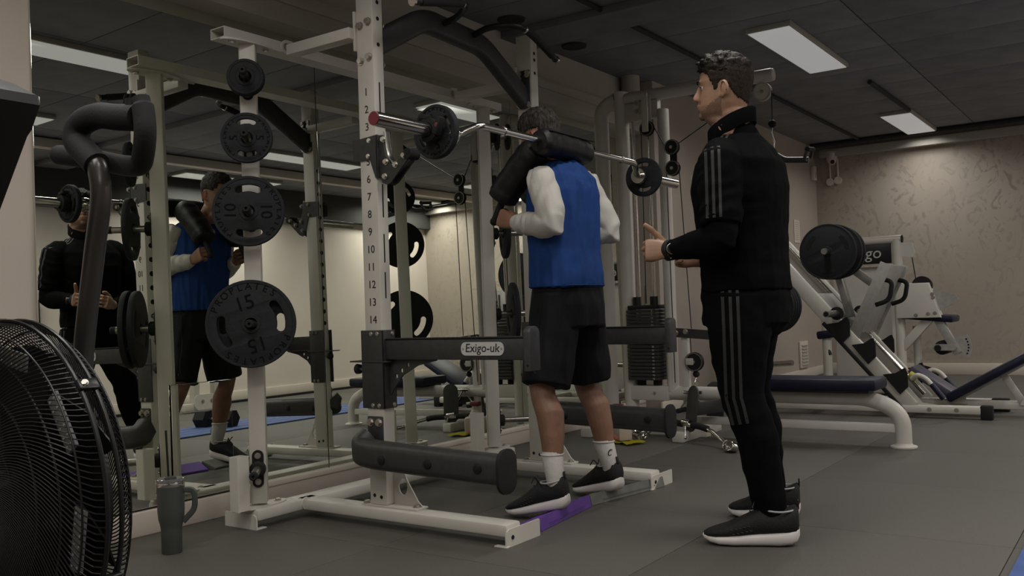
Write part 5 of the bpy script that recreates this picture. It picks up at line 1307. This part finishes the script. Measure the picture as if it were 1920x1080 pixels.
# blue sleeveless jersey
b = B()
torso(b, [((3.545, -1.352, 0.978), lf, fw, 0.196, 0.142), ((3.546, -1.35, 1.04), lf, fw, 0.191, 0.138), ((3.55, -1.342, 1.14), lf, fw, 0.182, 0.132), ((3.557, -1.335, 1.28), lf, fw, 0.181, 0.136), ((3.563, -1.337, 1.40), lf, fw, 0.186, 0.130), ((3.566, -1.335, 1.47), lf, fw, 0.176, 0.112), ((3.568, -1.325, 1.515), lf, fw, 0.128, 0.092), ((3.570, -1.315, 1.545), lf, fw, 0.080, 0.074)])
def bsd(p, n):
    w_ = 0.012 * ridge(nz(p, 24, 24, 2.6, 1.5)) * (0.45 + 0.55 * min(1, max(0, (p.z - 1.0) / 0.35)))
    w_ += 0.0045 * nz(p, 28, 28, 6, 7)
    w_ += 0.006 * nz(p, 9, 9, 16, 2) * max(0, 1 - (p.z - 0.95) / 0.2)
    return w_
jersey = place_mesh(remesh(b, 0.006, 2, bsd), 'jersey', BLUET, man)
B().tube([V((3.545, -1.352, 0.982)) + lf * 0.198 * math.copysign(abs(math.cos(a)) ** 0.83, math.cos(a)) + fw * 0.144 * math.copysign(abs(math.sin(a)) ** 0.83, math.sin(a)) for a in [2 * PI * k / 48 for k in range(48)]], 0.0025, 6, closed=True).build('hem_band', BLUET, jersey)
# shorts
b = B()
torso(b, [((3.545, -1.352, 0.80), lf, fw, 0.185, 0.138), ((3.545, -1.352, 0.90), lf, fw, 0.186, 0.140), ((3.545, -1.352, 1.01), lf, fw, 0.175, 0.128)])
for h_, k_, sx in ((Lh, Lk, -1), (Rh, Rk, 1)):
    e2 = V((k_.x - sx * 0.004, k_.y - 0.022, 0.552))
    b.tube([V(h_) + V((0, 0, 0.03)), h_.lerp(e2, 0.4), h_.lerp(e2, 0.8), e2], [0.105, 0.108, 0.106, 0.104], 24)
def ssd(p, n): return 0.006 * ridge(nz(p, 11, 11, 3.0, 4)) + 0.004 * nz(p, 24, 24, 9, 5) + 0.006 * nz(p, 6, 6, 10, 9)
sm = remesh(b, 0.006, 2, ssd)
sbv = bvh_of(sm)
shorts = place_mesh(sm, 'shorts', BLACKS, man)
strips(sbv, [Lh.lerp(Lk, k / 12) + V((0, 0.035, 0.05)) for k in range(0, 14)], [0.0], 0.075, shorts, DARKS, 'side_panel')
strips(sbv, [Lk + V((-0.01, 0.012 - 0.012 * k, 0.098 - 0.011 * k)) for k in range(5)], [0.0], 0.004, shorts, STRIPE, 'piping')
B().box(tuple(sbv.ray_cast(V((3.0, -1.25, 0.60)), V((1, 0, 0)))[0] - V((0.002, 0.007, 0.006))), tuple(sbv.ray_cast(V((3.0, -1.25, 0.60)), V((1, 0, 0)))[0] + V((0.004, 0.007, 0.006)))).build('label_tab', STRIPE, shorts)
# socks and shoes
for a, k_, tt, hh, nm in ((La, Lk, (3.228, -1.205, 0.002), (3.282, -1.492, 0.052), 'L'), (Ra, Rk, (3.768, -1.222, 0.002), (3.694, -1.512, 0.052), 'R')):
    foot = V(hh).lerp(V(tt), 0.22) + V((0, 0, 0.045))
    s_ = B(); blob(s_, [foot, a, a.lerp(k_, 0.10), a.lerp(k_, 0.27)], [0.030, 0.0385, 0.0415, 0.0475], 20)
    sk = s_.build('sock', SOCK, man, 60)
    B().tube([a.lerp(k_, 0.272) + V((0.0475 * math.cos(q), 0.0475 * math.sin(q), 0.004)) for q in [2 * PI * k / 24 for k in range(24)]], 0.004, 6, closed=True).build('sock_cuff', SOCK, sk)
    c = a.lerp(k_, 0.17) + V((-0.60, -0.80, 0)).normalized() * 0.0455
    if nm == 'R':
        rt = V((0.8, -0.6, 0))
        B().tube([c + rt * (0.010 * math.cos(q) + 0.004 * math.sin(q)) + V((0, 0, 0.013 * math.sin(q))) for q in [0.9 + 0.42 * k for k in range(12)]], 0.0022, 6).build('logo', INK, sk)
    shoe(man, tt, hh, a, sc_=1.13)

# ---------------------------------------------------------------- the trainer
tr = thing('person', 'trainer in black tracksuit standing behind the lifter with hands together', 'person', (3.42, -2.28, 0.0))
lf = V((-1, -0.03, 0)).normalized(); fw = V((-0.03, 1, 0)).normalized()
Lh, Rh = V((3.285, -2.262, 0.87)), V((3.465, -2.23, 0.87))
Lk, Rk = V((3.262, -2.270, 0.535)), V((3.555, -2.19, 0.53))
La, Ra = V((3.298, -2.345, 0.10)), V((3.692, -2.205, 0.10))
Ls, Rs = V((3.150, -2.255, 1.415)), V((3.565, -2.245, 1.43))
Le, Re = V((3.100, -2.272, 1.105)), V((3.640, -2.20, 1.10))
Lw, Rw = V((3.150, -2.052, 1.086)), V((3.400, -2.045, 1.055))
hm = Matrix.Translation((3.300, -2.225, 1.578)) @ Matrix.Rotation(math.radians(12), 4, 'Z') @ Matrix.Rotation(0.02, 4, 'X') @ Matrix(((-1, 0, 0, 0), (0, 1, 0, 0), (0, 0, 1, 0), (0, 0, 0, 1)))
b = B()
head(b, hm)
blob(b, [(3.345, -2.248, 1.44), (3.328, -2.248, 1.52), (3.310, -2.242, 1.60)], [0.068, 0.065, 0.063], 18)
torso(b, [((3.375, -2.245, 0.86), lf, fw, 0.15, 0.105), ((3.37, -2.245, 1.02), lf, fw, 0.14, 0.10), ((3.365, -2.24, 1.25), lf, fw, 0.155, 0.115), ((3.36, -2.24, 1.40), lf, fw, 0.165, 0.10), ((3.355, -2.24, 1.47), lf, fw, 0.11, 0.075)])
for a, c, e in ((Ls, Le, Lw), (Rs, Re, Rw)): blob(b, *limb(a, c, e, 0.055, 0.043, 0.029))
for a, c, e in ((Lh, Lk, La), (Rh, Rk, Ra)): blob(b, *limb(a, c, e, 0.085, 0.058, 0.038))
bm1 = remesh(b, 0.0044, 2)
cl = V((-0.573, 0.819, 0))
hL = hand_mesh(Lw, (-0.50, 0.86, 0.03), (0.82, 0.50, -0.15), (0, 0, 1), (1.25, 1.5, 0.8), ((-0.30, 0.55, 0.75), (-0.45, 0.60, 0.75), (-0.50, 0.66, 0.66)))
hR = hand_mesh(Rw, (-0.75, 0.55, 0.15), (-0.5, -0.75, 0.2), (0, 0, 1), (0.7, 0.8, 0.5), ((-0.5, 0.3, 0.7), (-0.7, 0.4, 0.4), (-0.8, 0.4, 0.1)))
body = place_mesh(join([bm1, hL, hR], 'body'), 'body', SKIN_T, tr)
wbody = body.data.copy(); wbody.transform(Matrix.Translation(tr.location))
def lerp_tab(tab, v):
    if v <= tab[0][0]: return tab[0][1]
    for (a, x), (b_, y) in zip(tab, tab[1:]):
        if v <= b_: return x + (y - x) * (v - a) / (b_ - a)
    return tab[-1][1]
HAIRLINE = [(-0.11, 0.040), (-0.080, 0.046), (-0.05, 0.066), (-0.035, 0.088), (-0.02, 0.118), (-0.004, 0.130), (0.010, 0.122), (0.018, 0.096), (0.028, 0.096), (0.036, 0.122), (0.050, 0.148), (0.064, 0.162), (0.082, 0.176), (0.1, 0.182)]
def fuzz(c, k=0.005): return k * noise.noise(V((c.x * 190, c.y * 190, c.z * 190)))
def t_sides(c): return c.z > lerp_tab(HAIRLINE, c.y) + fuzz(c) and abs(c.x) < 0.0785
def t_top(c): return c.z > 0.158 + (0.0 if c.y < 0.05 else (c.y - 0.05) * 0.5) + fuzz(c, 0.006)
hair(wbody, hm, t_sides, lambda c: 0.0035 + 0.004 * max(0, (c.z - 0.12) / 0.06), 'cropped_hair', STUBBLE, tr, 0.35, 90)
hair(wbody, hm, t_top, lambda c: 0.004 + min(1, (c.z - 0.158) / 0.035) * (0.007 + 0.013 * max(0, (c.y + 0.03) / 0.12)), 'hair', HAIRB, tr, 0.55, 52)
hb = random.Random(4)
for k in range(26):
    x = hb.uniform(-0.058, 0.058); y = hb.uniform(0.02, 0.085); z = 0.203 - max(0, y - 0.03) * 0.30 - abs(x) * 0.16
    p = V((x, y, z)); q = p + V((hb.uniform(-0.015, 0.015), hb.uniform(0.004, 0.022), hb.uniform(0.008, 0.022))); r_ = q + V((hb.uniform(-0.012, 0.012), hb.uniform(0.004, 0.014), hb.uniform(-0.012, 0.002)))
    B().tube(crom([hm @ p, hm @ q, hm @ r_], 4), [0.008, 0.008, 0.0085, 0.008, 0.008, 0.007, 0.006, 0.004, 0.002], 8).build('curl', HAIRB, tr, 60)
hair(wbody, hm, lambda c: c.y > 0.004 and c.z > -0.025 and (c.z < 0.080 - 0.60 * (c.y + 0.01) + fuzz(c, 0.008) or (c.y > 0.078 and c.z < 0.030) or (abs(c.x) < 0.030 and c.y > 0.085 and 0.055 < c.z < 0.066)), lambda c: 0.0008, 'stubble_beard', BEARD, tr, 0.2, 90)
eyes(hm, tr); ear_inner(hm, tr, SKIN_T)
# half-sleeve track top over a black long-sleeved base layer
b = B()
torso(b, [((3.378, -2.250, 0.925), lf, fw, 0.188, 0.158), ((3.375, -2.250, 1.02), lf, fw, 0.183, 0.152), ((3.368, -2.248, 1.17), lf, fw, 0.190, 0.158), ((3.362, -2.248, 1.31), lf, fw, 0.206, 0.170), ((3.360, -2.252, 1.40), lf, fw, 0.205, 0.152), ((3.357, -2.254, 1.452), lf, fw, 0.162, 0.122), ((3.348, -2.254, 1.50), lf, fw, 0.108, 0.090)])
blob(b, [(3.350, -2.250, 1.46), (3.336, -2.244, 1.505), (3.328, -2.244, 1.535)], [0.100, 0.088, 0.074], 20)
for a, c, s in ((Ls, Le, -1), (Rs, Re, 1)):
    e2 = V(a).lerp(V(c), 0.82)
    b.tube([V(a) + V((0.07 * -s, 0, 0.022)), V(a) + V((0.03 * -s, 0, 0.006)), a.lerp(e2, 0.08), a.lerp(e2, 0.35), a.lerp(e2, 0.7), e2], [0.050, 0.068, 0.076, 0.079, 0.075, 0.071], 24)
def jsd(p, n):
    w_ = 0.004 * ridge(nz(p, 10, 10, 7, 11)) + 0.0035 * nz(p, 22, 22, 16, 6)
    w_ += 0.008 * nz(p, 6, 6, 17, 2) * max(0, 1 - abs(p.z - 1.02) / 0.16)
    d = p - Le.lerp(Ls, 0.35)
    if d.length < 0.2: w_ += 0.0045 * math.sin(p.z * 105 + p.y * 40 + 4 * nz(p, 9, 9, 9)) * (1 - d.length / 0.2)
    return w_
tm = remesh(b, 0.006, 2, jsd); tbv = bvh_of(tm)
top = place_mesh(tm, 'track_top', BLACKJ, tr)
b = B()
for a, c, e in ((Ls, Le, Lw), (Rs, Re, Rw)):
    p, r = limb(a, c, V(c).lerp(V(e), 0.90), 0.062, 0.057, 0.040, 1.06); blob(b, p, r, 20)
place_mesh(remesh(b, 0.006, 2, lambda p, n: 0.0035 * nz(p, 26, 26, 26, 3)), 'base_layer_sleeves', BLACKJ, tr)
B().tube([V((3.322, -2.246, 1.553)) + lf * 0.074 * math.cos(a) + fw * (0.087 * math.sin(a) + 0.006) + V((0, 0, -0.040 * math.sin(a) - 0.012)) for a in [2 * PI * k / 40 for k in range(40)]], 1.0, sec=rrect(0.058, 0.010, 0.004, 2), up=(0, 0, 1), closed=True).build('collar', BLACKJ, top)
zp = B().tube([V((3.322, -2.246, 1.53)) + fw * 0.088, V((3.335, -2.243, 1.46)) + fw * 0.118, V((3.350, -2.243, 1.38)) + fw * 0.160], 0.003, 6).build('zip', BLACK, top)
sl = [V((3.345, -2.255, 1.52)).lerp(Ls + V((0, 0.005, 0.05)), k / 6) for k in range(6)] + [Ls.lerp(Le, k / 12) + V((0, 0.015, 0.04 - 0.004 * k)) for k in range(11)]
pth = [Ls.lerp(Le, -0.05 + 0.83 * k / 14) + fw * 0.030 for k in range(15)]
strips(tbv, pth, [-0.022, 0.0, 0.022], 0.010, top, STRIPE, 'sleeve_stripe', out=(-0.90, -0.43, 0.10))
pth = [V((3.285, -2.226, 1.47)).lerp(V((3.20, -2.232, 1.46)), k / 6) for k in range(7)]
strips(tbv, pth, [-0.022, 0.0, 0.022], 0.010, top, STRIPE, 'shoulder_stripe', out=(-0.35, -0.1, 1.0))
pm_ = tbv.ray_cast(V((3.27, -1.6, 1.36)), V((0, -1, 0)))
if pm_[0] is not None: B().obox(fr(pm_[0] + pm_[1] * 0.001, (1, 0, 0.08), (0, 0, 1)), (0.034, 0.008, 0.002)).build('chest_mark', MARK, top, 0)
# trousers
b = B()
torso(b, [((3.375, -2.247, 0.80), lf, fw, 0.178, 0.150), ((3.375, -2.247, 0.90), lf, fw, 0.178, 0.155), ((3.375, -2.246, 0.97), lf, fw, 0.168, 0.140)])
for h_, k_, a in ((Lh, Lk, La), (Rh, Rk, Ra)):
    c2 = k_.lerp(a, 0.35) + fw * -0.012
    b.tube([h_ + V((0, 0, 0.04)), h_.lerp(k_, 0.3) + fw * 0.012, h_.lerp(k_, 0.65) + fw * 0.014, k_ + fw * 0.008, c2, k_.lerp(a, 0.7), k_.lerp(a, 0.93), a + V((0, 0, 0.0))], [0.105, 0.114, 0.096, 0.076, 0.073, 0.064, 0.056, 0.053], 24)
b.ball(V((3.375, -2.247, 0.84)) - fw * 0.062, 0.112, 18, 12, (1.25, 0.75, 0.9))
def psd(p, n):
    w_ = 0.0045 * ridge(nz(p, 7, 7, 11, 21)) + 0.003 * nz(p, 20, 20, 20, 6)
    w_ += 0.006 * nz(p, 5, 5, 22, 8) * max(0, 1 - abs(p.z - 0.50) / 0.14)
    return w_
pmh = remesh(b, 0.006, 2, psd); pbv = bvh_of(pmh)
tro = place_mesh(pmh, 'trousers', BLACKJ, tr)
pth = [V((3.285, -2.262, 0.93)).lerp(Lk + V((0, 0, 0.0)), k / 14) + fw * 0.042 for k in range(15)] + [Lk.lerp(La, k / 14) + fw * 0.040 for k in range(1, 4)]
strips(pbv, pth, [-0.026, 0.0, 0.026], 0.011, tro, STRIPE, 'leg_stripe', out=(-0.92, -0.38, 0))
c = pbv.ray_cast(V((2.6, -2.66, 0.13)), V((0.94, 0.36, 0)).normalized())
for a, k_, tt, hh in ((La, Lk, (3.193, -2.115, 0.0), (3.316, -2.434, 0.0)), (Ra, Rk, (3.652, -2.03, 0.0), (3.716, -2.31, 0.0))):
    foot = V(hh).lerp(V(tt), 0.2) + V((0, 0, 0.06))
    s_ = B(); blob(s_, [foot, a], [0.036, 0.036], 16); s_.build('sock', BLACKS, tr, 60)
    shoe(tr, tt, hh, a, sc_=1.22)
# watch
d = (Lw - Le).normalized(); wc = Lw + d * 0.006
B().tube([wc + (V((0, 0, 1)).cross(d).normalized() * math.cos(q) + V((0, 0, 1)) * math.sin(q)) * 0.037 for q in [2 * PI * k / 28 for k in range(28)]], 1.0, sec=rrect(0.022, 0.005, 0.002, 2), up=d, closed=True).build('watch_strap', RUBBER, tr)
wn = V((-0.82, -0.57, 0.05)).normalized()
wf = B().cyl(wc + wn * 0.034, wc + wn * 0.050, 0.022, n=24).build('watch_case', BLACK, tr)
B().tube([wc + wn * 0.050 + (perp(wn)[0] * math.cos(q) + perp(wn)[1] * math.sin(q)) * 0.0195 for q in [2 * PI * k / 24 for k in range(24)]], 0.0015, 6, closed=True).build('watch_bezel', STEEL, wf)
